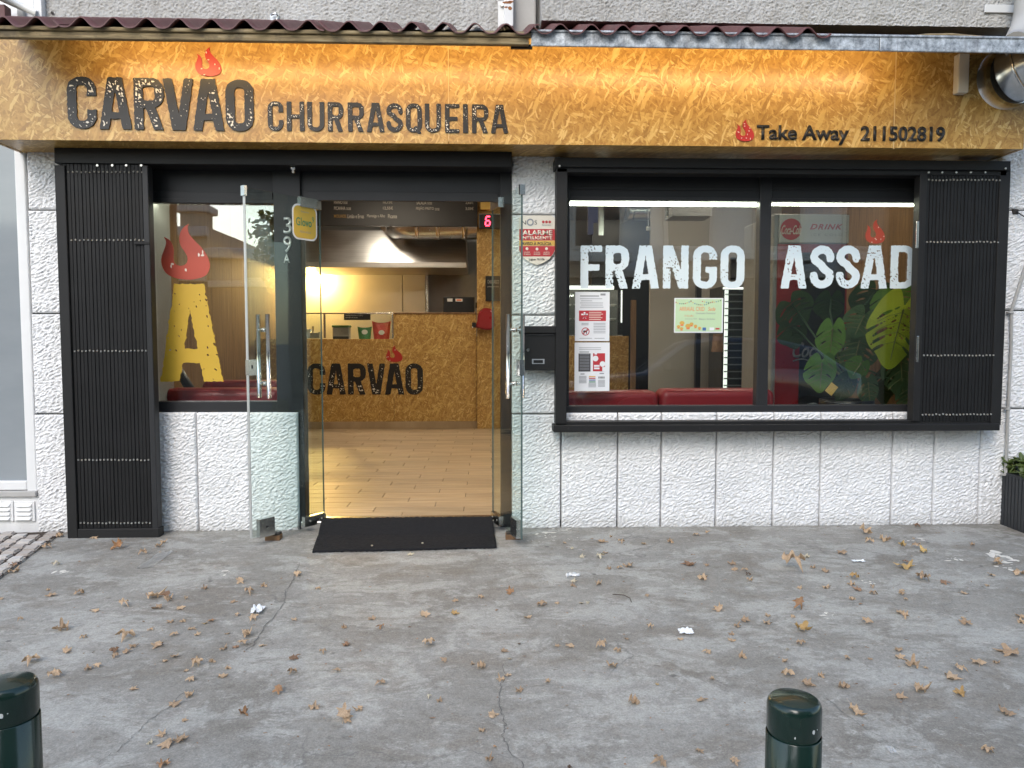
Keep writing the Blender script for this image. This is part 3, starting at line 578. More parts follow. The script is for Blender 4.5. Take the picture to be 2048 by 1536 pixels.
def slab(px0, py0, px1, py1, amp=0.0068, step=0.0038, Y=0.0, gap=0.004, m='white', parent=shop, name='stone_slab', z=None):
    x0, x1, z0, z1 = pr(px0, py0, px1, py1, Y)
    if z: z0, z1 = z[0] if z[0] is not None else z0, z[1] if z[1] is not None else z1
    x0 += gap/2; x1 -= gap/2; z0 += gap/2; z1 -= gap/2
    nx, nz = max(4, int((x1-x0)/step)), max(4, int((z1-z0)/step)); xs = np.linspace(x0, x1, nx); zs = np.linspace(z0, z1, nz); gx, gz = np.meshgrid(xs, zs)
    a = R(28); u = gx*math.cos(a)+gz*math.sin(a); v = -gx*math.sin(a)+gz*math.cos(a); wu = u+0.010*pnoise(gx*20, gz*20, 21); wv = v+0.008*pnoise(gx*16, gz*16, 22)
    h = pnoise(wu*40, wv*98, 23) + 0.55*pnoise(wu*75, wv*150, 24) + 0.5*pnoise(gx*9, gz*9, 25)
    edge = np.minimum(np.minimum(gx-x0, x1-gx), np.minimum(gz-z0, z1-gz)); k = np.clip(edge/0.010, 0, 1)
    yy = Y - (0.010+amp*h)*k + 0.028*(1-k)**2*(edge < 1e-6)
    yy = np.where(edge < 1e-6, Y+0.030, yy)
    return put(name, gridmesh(gx, yy, gz), M[m], parent)
# pillar left of the folded grille
for a, b_ in ((296, 420), (420, 627), (627, 828), (828, 1052)): slab(44+(b_+a)/2*0.030, a, 120+(a+b_)/2*0.020, b_, z=(None if b_ < 1000 else -0.01, 2.42 if a < 300 else None))
for a, b_ in ((318, 395), (395, 500), (500, 598)): slab(a, 824, b_, 1056, z=(-0.01, None))
for a, b_ in ((300, 429), (429, 630), (630, 828), (828, 1060)): slab(1023, a, 1122, b_, z=(-0.01 if b_ > 1000 else None, 2.42 if a < 310 else None))
jx = [1122, 1235, 1322, 1432, 1546, 1640, 1783, 1866, 1958]
for a, b_ in zip(jx, jx[1:]): slab(a, 824, b_, 1056, z=(-0.012, Z(1500, 824, 0)))
for a, b_ in ((300, 421), (421, 621), (621, 817), (817, 1054)): slab(1958 if b_ > 1000 else 2000, a, 2210, b_, z=(-0.012 if b_ > 1000 else None, 2.42 if a < 310 else None))
for px in (2210, 2360): slab(px, 300, px+150, 1054, step=0.02, z=(-0.012, 2.42))
# upper stucco wall behind the tin roof, left; balcony front, right
def stucco(x0, x1, z0, z1, Y, amp=0.0062, step=0.0055, m='stucco', name='stucco_wall'):
    nx, nz = int((x1-x0)/step), max(3, int((z1-z0)/step)); gx, gz = np.meshgrid(np.linspace(x0, x1, nx), np.linspace(z0, z1, nz))
    h = 0.8*pnoise(gx*62, gz*78, 31)+0.8*pnoise(gx*125, gz*140, 32)+0.5*pnoise(gx*14, gz*14, 33)
    return put(name, gridmesh(gx, Y-amp*h, gz), M[m], shop)
xs0 = X(78, 20, -0.02); xs1 = X(1000, 20, -0.02)
stucco(xs0, xs1, 2.90, 3.9, -0.02); put('stucco_field', bx(xs0, xs1, -0.022, 0.03, 3.9, 7.0), M['stucco'], shop)
xp0, xp1 = X(1000, 30, -0.06), X(1072, 30, -0.06)
put('pilaster', bb(xp0, xp1, -0.07, 0.03, 2.5, 7.0, b=0.012), M['smooth_plaster'], shop)
YB = -0.20; bx0, bx1 = X(1083, 25, YB), X(2040, 25, YB); bz = Z(1500, 47, YB)
stucco(bx0, bx1, bz, 3.9, YB, amp=0.0066); put('balcony_core', bb(bx0, bx1+0.02, YB+0.012, 0.03, bz+0.012, 5.2, b=0.01), M['stucco'], shop)
put('gap_shade_sheet', bx(xp1, 6.5, -0.004, 0.02, 2.5, bz+0.05), M['dark'], shop)  # dark sheet painted as the shade in the gap under the balcony
put('wall_plate', pbox(1970, 9, 2034, 25, YB-0.012, 0.010, b=0.002), M['white_metal'], shop)
put('corner_pipe', MB().tube([P(2060, -60, -0.34), P(2052, 30, -0.34), P(2046, 55, -0.38), P(2036, 78, -0.46), P(2030, 88, -0.52)], 0.065, 16).mesh(), M['smooth_plaster'], shop)
# old awning bracket beside the pilaster, top
br = thing('wall_bracket', 'rusty white steel wall bracket above the tin roof near the pilaster', 'bracket', P(1012, 40, -0.08))
put('back_plate', pbox(996, 2, 1010, 62, -0.078, 0.006, b=0.002), M['white_metal'], br); put('channel', pbox(1008, -30, 1027, 52, -0.15, 0.08, b=0.006), M['white_metal'], br)
c = P(1004, 11, -0.08); put('bolt', MB().tube([c, c+Vector((0, -0.014, 0))], 0.011, 8).mesh(), M['rivet'], br)
b = MB()
for px, py, s_ in ((1014, 5, .016), (1020, 16, .013), (1012, 14, .008), (1022, 3, .01)):
    c = P(px, py, -0.151); b.prism([(c.x+q[0]*1.6, c.z+q[1]*.6) for q in blob(s_)], -0.1512, -0.149)
put('rust_patch', fix(b.mesh()), M['rust'], br)
# top left: white window frame with a strut
wf = thing('upper_window_frame', 'white metal window frame with diagonal strut at the upper left corner', 'window', P(40, 30, -0.05))
put('jamb', pbox(66, -60, 82, 40, -0.06, 0.07, b=0.004), M['white_metal'], wf); put('panel', pbox(-60, -60, 66, 40, -0.02, 0.02), M['white_plastic'], wf)
put('strut', MB().tube([P(0, -6, -0.14), P(72, 26, -0.07)], 0.022, 4).mesh(), M['white_metal'], wf)
put('stile', pbox(34, 8, 46, 42, -0.05, 0.03, b=0.003), M['smooth_plaster'], wf); put('post', pbox(-30, 8, 10, 44, -0.12, 0.06, b=0.004), M['roofred'], wf)
for px, py in ((86, 3), (105, 26)):
    c = P(px, py, -0.025); put('anchor_hole', MB().tube([c, c+Vector((0, -0.006, 0))], 0.008, 8).mesh(), M['dark'], wf)
hk = thing('wall_hook', 'small grey hook on the stucco wall above the tin roof', 'hook', P(548, 40, -0.03))
put('plate', pbox(540, 28, 557, 46, -0.035, 0.02, b=0.003), M['galv'], hk); put('clip', MB().tube([P(542, 30, -0.05), P(551, 26, -0.06), P(556, 32, -0.06), P(553, 42, -0.05)], 0.006, 6).mesh(), M['chrome'], hk)

# ------------------------------------------------------------------ OSB fascia sign
fas = thing('fascia_sign', 'long varnished chipboard fascia with charcoal lettering and red flames', 'sign', (0, YF, 2.5))
fz0 = Z(1024, 289, YF); fz1 = Z(1024, 66, YF); fx0, fx1 = X(-30, 180, YF), X(2052, 200, YF)
cuts = [fx0, X(897, 180, YF), X(1790, 190, YF), fx1]
for i, (a, b_) in enumerate(zip(cuts, cuts[1:])): put('board', bb(a+0.0015*(i > 0), b_-0.0015, YF, YF+0.018, fz0, fz1, b=0.002, seg=1), M['osb'], fas)
for i, (a, b_) in enumerate(zip([fx0+.02, X(905, 300, YF), fx1-.35], [X(905, 300, YF)-.003, fx1-.353, fx1-.02])): put('soffit_board', bx(a, b_, YF+0.019, 0.012, fz0+0.003, fz0+0.018), M['osb'], fas)
put('end_board', bx(fx0, fx0+0.018, YF+0.019, 0.01, fz0, fz1), M['osb'], fas); put('end_board', bx(fx1-0.018, fx1, YF+0.019, 0.01, fz0, fz1), M['osb'], fas)
for (px, y0, y1) in ((897, 84, 282), (1790, 104, 298)): put('seam_strip', pbox(px-0.8, y0, px+0.8, y1, YF-0.0012, 0.002), M['seam'], fas)
lp = lambda x, xa_, ya, xb_, yb: ya+(yb-ya)*(x-xa_)/(xb_-xa_)
for ch, a, b_ in (('C',136,194),('A',198,265),('R',269,329),('V',327,389),('A',385,450),('O',452,508)):
    mdx = (a+b_)/2; letter(fas, ch, a, b_, lp(mdx, 165, 154, 480, 160), lp(mdx, 165, 258, 480, 263), YF, 0.008, 0.178, M['letter'], M['speck'])
for ch, a, b_ in (('C',536,567),('H',574,609),('U',615,649),('R',656,687),('R',696,728),('A',733,770),('S',773,806),('Q',812,844),('U',850,882),('E',890,919),('I',926,936),('R',944,977),('A',981,1017)):
    mdx = (a+b_)/2; letter(fas, ch, a, b_, lp(mdx, 550, 203, 1000, 210), lp(mdx, 550, 262, 1000, 267), YF, 0.006, 0.160, M['letter'], M['speck'], cell=0.003)
flame(fas, 391, 95, 443, 153, YF, 0.006, M['flame'], M['speck'], 16); flame(fas, 1471, 239, 1508, 283, YF, 0.005, M['flame'], M['speck'], 26)
text('Take Away', 1513, 251, 1697, 289, YF, M['letter'], fas, 0.006, 0.022); text('211502819', 1721, 253, 1889, 283, YF, M['letter'], fas, 0.006, 0.022)

# eave: timber trim, gutter, LED strip, corrugated sheets
trim = thing('eave_trim', 'weathered timber trim board under the tin roof', 'trim', P(530, 70, YT))
tz0 = Z(530, 82, YT)
put('lower_board', bb(X(-60, 70, YT), X(1058, 75, YT), YT, YT+0.03, tz0, tz0+0.035, b=0.003, seg=1), M['oldwood'], trim); put('upper_board', bb(X(-60, 70, YT), X(1062, 75, YT), YT-0.012, YT+0.02, tz0+0.036, tz0+0.057, b=0.006), M['oldwood'], trim)
gut = thing('gutter', 'blotchy galvanised metal gutter over the right half of the fascia', 'gutter', P(1500, 90, YT))
gz0 = Z(1540, 98, YT)
gxs = [X(1022, 85, YT), X(1062, 90, YT), X(1760, 90, YT), X(2200, 90, YT)]
put('front', bb(gxs[1], gxs[2]-0.002, YT+0.002, YT+0.014, gz0, gz0+0.078, b=0.004), M['galv'], gut); put('front', bb(gxs[2], gxs[3], YT, YT+0.014, gz0-0.002, gz0+0.078, b=0.004), M['galv'], gut)
put('base', bx(gxs[1], gxs[3], YT+0.015, YT+0.028, gz0+0.060, gz0+0.066), M['galv'], gut); put('lip', bb(gxs[1], gxs[3], YT-0.006, YT+0.002, gz0+0.070, gz0+0.082, b=0.003), M['galv'], gut)
put('end_flange', bb(gxs[0], gxs[1]+0.01, YT+0.031, YT+0.05, gz0-0.002, gz0+0.02, b=0.002), M['black'], gut)
led = thing('led_strip', 'warm LED strip tucked under the eave lighting the chipboard fascia', 'light', P(1000, 70, YT+0.06))
for lx0, lx1, lz in ((X(130, 90, YT), X(1050, 90, YT), tz0), (X(1066, 90, YT), X(1850, 90, YT), gz0)):
    put('housing', bx(lx0, lx1, YT+0.066, YT+0.0695, lz+0.046, lz+0.068), M['white_metal'], led); put('emitter', bx(lx0, lx1, YT+0.070, YT+0.080, lz+0.048, lz+0.066), M['ledwarm'], led)
for la, lb_, lz in ((X(-60, 70, YT), X(1058, 75, YT), tz0), (X(1060, 75, YT), X(2200, 70, YT), gz0)):
    b = MB().add([(la, YT+.03, lz+.058), (lb_, YT+.03, lz+.058), (lb_, YF-.004, lz+.205), (la, YF-.004, lz+.205), (la, YT+.03, lz+.066), (lb_, YT+.03, lz+.066), (lb_, YF-.004, lz+.213), (la, YF-.004, lz+.213)], [(0, 3, 2, 1), (4, 5, 6, 7), (0, 1, 5, 4), (1, 2, 6, 5), (2, 3, 7, 6), (3, 0, 4, 7)]); put('led_light_shield', b.mesh(), M['oldwood'], trim)  # added unseen board keeping LED light off the underside of the sheets

def corrugated(px0, px1, label, phase=0.0, drop=0.0):
    yf, yb = YT-0.03, -0.035; x0, x1 = X(px0, 50, yf), X(px1, 50, yf)
    zf0, zf1 = Z(px0, 56, yf) if px0 < 900 else Z(px0, 62, yf), 0
    lam, amp, th = 0.163, 0.025, 0.006; nx = int((x1-x0)/0.008); xs = np.linspace(x0, x1, nx); vs_ = np.linspace(0, 1, 9)
    pitch = math.tan(math.atan2(ZTR-CAM_H, CAM_D+yf))
    gx, gv = np.meshgrid(xs, vs_); jit = 0.05*np.sin(gx*2.3+phase)
    prof = amp*(2*((1+np.cos(2*math.pi*(gx-x0)/lam+phase+jit))/2)**1.45-0.75)
    gyy = yf+(yb-yf)*gv - 0.004*pnoise(gx*2, gv*2, 41)*(1-gv); gzz = ZTR+drop+prof+(gyy-yf)*pitch*1.0 + 0.003*pnoise(gx*1.1, gv*3, 42)
    top = gridmesh(gx, gyy, gzz); me = MB(); n = len(top.vertices)
    co = [v.co.copy() for v in top.vertices]; fs = [tuple(p.vertices) for p in top.polygons]; bpy.data.meshes.remove(top)
    me.add(co, fs, True); me.add([c-Vector((0, 0, th)) for c in co], [f[::-1] for f in fs], True)
    me.f += [(i, i+n, i+1+n, i+1) for i in range(nx-1)]; me.sm += [False]*(nx-1)
    o = put('roof_sheet', fix(me.mesh()), M['roofred']); tag(o, label, 'roof sheet', 'corrugated sheets of the tin roof'); return o
ZTR = Z(800, 55.5, YT-0.03)
corrugated(-60, 118, 'dark red corrugated roof sheet at the left end of the eave')
corrugated(106, 648, 'dark red corrugated roof sheet above the large charcoal lettering', 1.0, 0.003)
corrugated(636, 1080, 'dark red corrugated roof sheet above the smaller lettering beside the wall bracket', 0.4, 0.0)
corrugated(1068, 1664, 'scuffed dark red corrugated roof sheet over the metal gutter', 0.9, 0.004)
cab = put('gutter_board', MB().tube([P(1790, 79, YT+0.12), P(1850, 72, YT+0.14), P(1900, 71, YT+0.12), P(1960, 76, YT+0.10), P(2040, 82, YT+0.10)], 0.012, 6).mesh(), M['oldwood']); tag(cab, 'old grey pipe lying in the gutter right of the roof sheets', 'pipe')
b = MB()
for k in range(260):
    x = random.uniform(gxs[1], gxs[3]) if k > 60 else random.uniform(X(1670, 80, YT), X(1780, 80, YT)); c = Vector((x, YT+random.uniform(0.0, 0.05), gz0+0.082+random.uniform(0, .004))); s_ = random.uniform(.002, .008)
    b.add([c+Vector((random.uniform(-s_, s_), random.uniform(-s_, s_), random.uniform(-s_*.4, s_*.7))) for _ in range(4)], [(0, 1, 2), (0, 2, 3), (1, 2, 3), (0, 1, 3)])
db = put('gutter_debris', b.mesh(), M['l_pale']); db['kind'] = 'stuff'; tag(db, 'pale flaky debris along the top of the metal gutter', 'debris')
# exhaust duct at the right end
du = thing('exhaust_duct', 'round galvanised exhaust duct elbow coming through the fascia at right', 'duct', P(2010, 160, YF))
c0 = P(2012, 158, YF); rr = 0.165
put('collar', MB().tube([c0+Vector((0, 0.02, 0)), c0+Vector((0, -0.05, 0)), c0+Vector((0.003, -0.075, 0.0))], [rr+.012, rr+.010, rr], 36).mesh(), M['tape'], du)
el = [c0+Vector((0.0, -0.07, 0)), c0+Vector((0.02, -0.13, 0.012)), c0+Vector((0.07, -0.19, 0.04)), c0+Vector((0.15, -0.235, 0.09)), c0+Vector((0.26, -0.26, 0.17)), c0+Vector((0.5, -0.27, 0.4))]
put('elbow', MB().tube(el, [rr, rr-.004, rr-.002, rr-.004, rr-.002, rr], 36).mesh(), M['duct'], du)
for i in (1, 2, 3): put('seam', MB().tube([el[i]-(el[i+1]-el[i-1]).normalized()*.006, el[i]+(el[i+1]-el[i-1]).normalized()*.006], rr+.004, 36).mesh(), M['tape'], du)
jb = put('junction_box', pbox(1917, 106, 1939, 185, YF-0.05, 0.05, b=0.006), M['beige_box']); tag(jb, 'narrow cream plastic box fixed to the fascia beside the duct', 'box')

# ------------------------------------------------------------------ shop front joinery
def rect_part(parent, name, px0, py0, px1, py1, Y, th, m, b=0.003): return put(name, pbox(px0, py0, px1, py1, Y, th, b), M[m], parent)
ent = thing('entrance_frame', 'charcoal metal entrance frame with house number and glazed side window', 'door frame', P(560, 1055, YW))
ztop = Z(560, 303, YG)
xL0, xL1 = X(108, 310, YG), X(1024, 312, YG)
put('head_rail', bb(xL0, xL1, YG, 0.03, Z(560, 330, YG), fz0+0.0025, b=0.004), M['black'], ent)
put('transom_panel', pbox(300, 326, 548, 402, YW+0.012, 0.03), M['frame'], ent); put('transom_panel', pbox(600, 326, 1004, 398, YW+0.012, 0.03), M['frame'], ent)
for a, b_ in ((306, 545), (608, 996)):
    for y0, y1 in ((332, 338), (384, 402)): rect_part(ent, 'bead', a, y0, b_, y1, YW+0.002, 0.02, 'frame', 0.002)
zb = -0.02
def post(name, px0, px1, py, Y, th, z0, z1, m='frame'): return put(name, bb(X(px0, py, Y), X(px1, py, Y), Y, Y+th, z0, z1, b=0.004), M[m], ent)
post('post', 550, 604, 600, YW-0.012, 0.11, zb, Z(575, 326, YW)); post('post', 1001, 1023, 600, YW-0.012, 0.11, zb, Z(1010, 326, YW))
rect_part(ent, 'bottom_rail', 300, 803, 560, 826, YW-0.008, 0.07, 'frame', 0.004); rect_part(ent, 'head_bead', 300, 398, 552, 406, YW, 0.05, 'frame', 0.002); post('side_stile', 297, 303, 600, YW, 0.05, Z(300, 824, YW), Z(300, 328, YW))
put('threshold', bb(X(604, 1040, YW), X(1001, 1040, YW), 0.0, 0.14, -0.03, FZ+0.002, b=0.006), M['chrome'], ent)
gl1 = put('window_pane', pbox(303, 405, 552, 804, YGL, 0.008), M['glass'], ent)
letter(gl1, 'A', 316, 446, 568, 763, YGL-0.0003, 0.0008, 0.192, M['yellow'], None, holes=0.14)
flame(gl1, 322, 448, 419, 559, YGL-0.0003, 0.0008, M['vinylflame'], M['cream'], 14)
text('3', 567, 434, 584, 468, YW-0.012, M['number'], ent, 0.004, 0.01, name='house_number'); text('9', 567, 472, 583, 505, YW-0.012, M['number'], ent, 0.004, 0.01, name='house_number'); text('A', 567, 509, 580, 526, YW-0.012, M['number'], ent, 0.003, 0.01, name='house_number')
c = P(586, 331, YG+0.05); put('spot_sensor', MB().lathe([(0.001, 0.0), (0.02, 0.0), (0.016, -0.025), (0.009, -0.028), (0.009, -0.045), (0.001, -0.046)], c, 14).mesh(), M['chrome'], ent)

win = thing('display_window', 'wide two-pane black framed shop window with pale lettering', 'window', P(1500, 862, YG))
rect_part(win, 'head_rail', 1110, 318, 2022, 337, YG-0.02, 0.15, 'black', 0.004); rect_part(win, 'head_track', 1114, 336, 2014, 348, YG, 0.10, 'black', 0.003)
rect_part(win, 'stile', 1112, 336, 1134, 848, YG, 0.10, 'black'); rect_part(win, 'stile', 1991, 336, 2012, 850, YG, 0.10, 'black')
rect_part(win, 'bottom_rail', 1112, 842, 2000, 851, YG+0.01, 0.09, 'black', 0.002); rect_part(win, 'sill_rail', 1107, 849, 2000, 863, YG-0.02, 0.13, 'black', 0.004)
for px in (1137, 1400, 1700): c = P(px, 857, YG-0.021); put('screw', MB().tube([c, c+Vector((0, -.002, 0))], .006, 8).mesh(), M['frame'], win)
for px, py in ((1119, 332), (2011, 337)): c = P(px, py, YG-0.021); put('screw', MB().tube([c, c+Vector((0, -.003, 0))], .006, 8).mesh(), M['rivet'], win)
put('transom_panel', pbox(1132, 340, 1850, 402, YW+0.012, 0.03), M['frame'], win)
for a, b_ in ((1140, 1514), (1542, 1836)):
    for y0, y1 in ((344, 350), (376, 380)): rect_part(win, 'bead', a, y0, b_, y1, YW+0.003, 0.02, 'frame', 0.002)
rect_part(win, 'frame_bottom', 1132, 811, 1850, 827, YW-0.01, 0.07, 'frame', 0.004); rect_part(win, 'frame_stile', 1130, 345, 1139, 812, YW-0.005, 0.06, 'frame'); rect_part(win, 'frame_stile', 1837, 345, 1850, 812, YW-0.005, 0.06, 'frame'); rect_part(win, 'mullion', 1517, 345, 1540, 813, YW-0.008, 0.066, 'frame', 0.004)
rect_part(win, 'frame_head', 1132, 396, 1850, 403, YW-0.003, 0.06, 'frame', 0.002)
g1 = put('window_pane', pbox(1137, 400, 1519, 813, YGL, 0.008), M['glass'], win); g2 = put('window_pane', pbox(1538, 400, 1839, 813, YGL, 0.008), M['glass'], win)
for ch, a, b_ in (('F',1161,1204),('R',1211,1258),('A',1263,1319),('N',1326,1377),('G',1386,1434),('O',1441,1489)): letter(g1, ch, a, b_, 491, 577, YGL-0.0003, 0.0008, 0.185, M['vinyl'], None, holes=0.20, cell=0.0035)
for ch, a, b_ in (('A',1561,1615),('S',1620,1668),('S',1672,1720),('A',1721,1776),('D',1781,1830)): letter(g2, ch, a, b_, 491, 577, YGL-0.0003, 0.0008, 0.185, M['vinyl'], None, holes=0.20, cell=0.0035)
flame(g2, 1731, 439, 1770, 487, YGL-0.0003, 0.0008, M['vinylflame'], M['cream'], 8)
strips = []
for nm, a, b_, lab in (('led_bar', 1140, 1516, 'white LED bar along the top of the left display pane'), ('led_bar', 1542, 1836, 'white LED bar along the top of the right display pane')):
    o = put(nm, pbox(a, 402.5, b_, 411.5, YGL+0.03, 0.012), M['ledwhite']); tag(o, lab, 'light', 'LED bars inside the windows')
o = put('led_bar', pbox(306, 404, 500, 408, YGL+0.03, 0.012), M['ledwhite']); tag(o, 'thin white LED bar above the yellow letter window', 'light', 'LED bars inside the windows')

# folded concertina grilles
def grille(px0, px1, py0, py1, Yf, n, label, loc, rows, xr, jamb=None):
    g = thing('folding_grille', label, 'grille', loc, 'black folding security grilles')
    x0, x1, z0, z1 = pr(px0, py0, px1, py1, Yf); wd = (x1-x0)/n
    for k in range(n):
        a = x0+wd*k+random.uniform(-.0006, .0006); off = random.uniform(0, 0.0045); b = MB(); wv = wd*0.5
        # a slat is a shallow folded channel
        prof = [(a+0.0004, Yf+0.006+off*.3), (a+wd*0.12, Yf+off), (a+wd*0.86, Yf+off+0.001), (a+wd-0.0004, Yf+0.006)]
        vv = [(x, y, z0) for x, y in prof] + [(x, y, z1) for x, y in prof] + [(a+wd-0.0012, Yf+0.034, z0), (a+0.0012, Yf+0.034, z0), (a+wd-0.0012, Yf+0.034, z1), (a+0.0012, Yf+0.034, z1)]
        b.add(vv, [(0, 1, 5, 4), (1, 2, 6, 5), (2, 3, 7, 6), (3, 8, 10, 7), (9, 0, 4, 11), (8, 9, 11, 10), (0, 9, 8, 3, 2, 1), (4, 5, 6, 7, 10, 11)]); put('slat', fix(b.mesh()), M['blackslat'], g)
    b = MB()
    for py, nn, pa, pb in rows:
        for k in range(nn):
            px = pa+(pb-pa)*k/(nn-1); c = P(px, py+random.uniform(-.8, .8), Yf-0.001); b.add([c+Vector((0.0062*math.cos(q)*s_, -dy, 0.0062*math.sin(q)*s_)) for s_, dy in ((1, 0), (.6, .004)) for q in [2*math.pi*i/7 for i in range(7)]],
                  [(i, (i+1) % 7, (i+1) % 7+7, i+7) for i in range(7)]+[tuple(range(13, 6, -1))], True)
    o = put('rivets', b.mesh(), M['rivet'], g); o['kind'] = 'stuff'
    put('backing', bx(x0, x1, Yf+0.035, Yf+0.06, z0, z1), M['black'], g)
    b = MB()      # scissor bars glimpsed between the slats, lock plates
    for k in range(0, n-1, 4): pass
    return g, (x0, x1, z0, z1)
gg, (gx0, gx1, gz0_, gz1_) = grille(137, 294, 329, 1056, YG, 21, 'black folded concertina grille left of the entrance, reaching the ground', P(220, 1060, YG),
    ((344, 19, 128, 284), (480, 19, 134, 287), (702, 21, 142, 292), (920, 21, 149, 297), (1046, 21, 154, 300)), None)
YJ = YG-0.012
put('jamb', bb(X(108, 330, YJ), X(108, 330, YJ)+0.06, YJ, 0.02, 0.004*0-0.004, Z(200, 331, YJ), b=0.004), M['black'], gg)
put('leading_bar', bb(gx1+0.002, gx1+0.036, YG-0.006, YG+0.06, -0.004, Z(300, 331, YG), b=0.004), M['frame'], gg); put('bottom_shoe', bb(X(108, 330, YJ)+0.061, gx1+0.044, YG-0.012, YG+0.06, -0.004, gz0_-0.002, b=0.003), M['black'], gg)
put('lock_plate', pbox(268, 483, 299, 489, YG-0.010, 0.008, 0.002), M['blackslat'], gg)
b = MB()
for px in (195, 225, 253, 283): c = P(px, 331, YG-0.002); b.tube([c, c+Vector((0, -.005, 0))], .007, 8)
put('rollers', b.mesh(), M['rivet'], gg)
gg, (gx0, gx1, gz0_, gz1_) = grille(1846, 1992, 347, 842, YG+0.004, 21, 'black folded concertina grille covering the right end of the display window', P(1920, 850, YG),
    ((360, 21, 1858, 2002-2), (484, 21, 1854, 1996), (711, 21, 1848, 1987), (829, 21, 1845, 1982)), None)
put('leading_bar', bb(gx0-0.046, gx0-0.002, YG-0.004, YG+0.06, gz0_, gz1_, b=0.004), M['black'], gg)
for y0, y1 in ((443, 496), (672, 724)): put('lock_strip', pbox(1833, y0, 1837.5, y1, YG-0.008, 0.01, 0.002), M['chrome'], gg)
b = MB()
for px in (1857, 1884, 1912, 1941, 1970): c = P(px, 345, YG-0.001); b.tube([c, c+Vector((0, -.005, 0))], .006, 8)
put('rollers', b.mesh(), M['rivet'], gg)

# ------------------------------------------------------------------ glass doors
def obox(b, o, u, n, u0, u1, n0, n1, z0, z1):
    vv = [o+u*a+n*c+Vector((0, 0, z)) for z in (z0, z1) for a, c in ((u0, n0), (u1, n0), (u1, n1), (u0, n1))]
    return b.add(vv, [(0, 3, 2, 1), (4, 5, 6, 7), (0, 1, 5, 4), (1, 2, 6, 5), (2, 3, 7, 6), (3, 0, 4, 7)])
def door(hp, fp, label, sgn, edge_m, edge_w):
    u = Vector((fp.x-hp.x, fp.y-hp.y, 0)); L = u.length; u.normalize(); n = Vector((-u.y, u.x, 0)); o = Vector((hp.x, hp.y, 0))
    zt = 2.045; z0 = 0.045
    d = thing('glass_door', label, 'door', (hp.x, hp.y, z0), 'glass entrance doors')
    pane = put('pane', fix(obox(MB(), o, u, n, 0.002, L, -0.005, 0.005, z0, zt).mesh()), M['doorglass'], d)
    put('edge_strip', fix(obox(MB(), o, u, n, L, L+0.004, -edge_w, edge_w, z0, zt).mesh()), M[edge_m], pane); put('hinge_edge', fix(obox(MB(), o, u, n, -0.002, 0.0015, -0.005, 0.005, z0, zt).mesh()), M['glassedge'], pane)
    h = thing('pull_handle', None, None, o+u*(L-0.095)); h.name = 'pull_handle'
    bpy.data.objects.remove(h)
    hb = None
    for s_ in (-1, 1):
        p = o+u*(L-0.105)+n*s_*0.045; bar = put('handle_bar', MB().tube([p+Vector((0, 0, 0.850)), p+Vector((0, 0, 1.335))], 0.0125, 16).mesh(), M['chrome'], d)
        for z in (0.935, 1.245):
            q = o+u*(L-0.105)+n*s_*0.006; put('standoff', MB().tube([q+Vector((0, 0, z)), p+Vector((0, 0, z))], 0.008, 12).mesh(), M['chrome'], bar); put('collar', MB().tube([q+Vector((0, 0, z)), q+n*s_*.006+Vector((0, 0, z))], 0.013, 12).mesh(), M['chrome'], bar)
    lk = put('lock', fix(obox(MB(), o, u, n, L-0.048, L+0.006, -0.014, 0.014, 0.985, 1.075).mesh()), M['chrome'], d)
    put('keyhole', fix(obox(MB(), o, u, n, L-0.022, L-0.014, -0.0155, 0.0155, 1.025, 1.045).mesh()), M['black'], lk)
    put('floor_bolt', fix(obox(MB(), o, u, n, L-0.15, L-0.045, -0.015, 0.015, z0-0.008, z0+0.10).mesh()), M['chrome'], d)
    put('pivot_fitting', fix(obox(MB(), o, u, n, -0.004, 0.16, -0.014, 0.014, z0-0.012, z0+0.05).mesh()), M['chrome'], d); put('top_pivot', fix(obox(MB(), o, u, n, -0.004, 0.155, -0.014, 0.014, zt-0.055, zt+0.004).mesh()), M['chrome'], d)
    put('top_patch', fix(obox(MB(), o, u, n, L-0.006, L+0.012, -0.016, 0.016, zt-0.05, zt+0.006).mesh()), M['chrome'], d)
    for a in (0.03, 0.12): q = o+u*a; put('screw', MB().tube([q-n*.016+Vector((0, 0, z0+.02)), q+n*.016+Vector((0, 0, z0+.02))], .006, 10).mesh(), M['rivet'], d)
    q = o+u*(L-0.095); put('bolt_hole', MB().tube([q-n*.0165+Vector((0, 0, z0+.05)), q+n*.0165+Vector((0, 0, z0+.05))], .006, 10).mesh(), M['black'], d)
    return d, pane, o, u, n, L
HP1, FP1 = P(648, 1030, 0.06), P(503, 1074, -0.36); HP2, FP2 = P(986, 1030, 0.06), P(1043, 1074, -0.44)
d1, pane1, o1, u1, n1, L1 = door(HP1, FP1, 'open left glass door leaf with tall steel handle and yellow sticker', -1, 'number', 0.010)
d2, pane2, o2, u2, n2, L2 = door(HP2, FP2, 'open right glass door leaf in front of the alarm sign', 1, 'glassedge', 0.005)
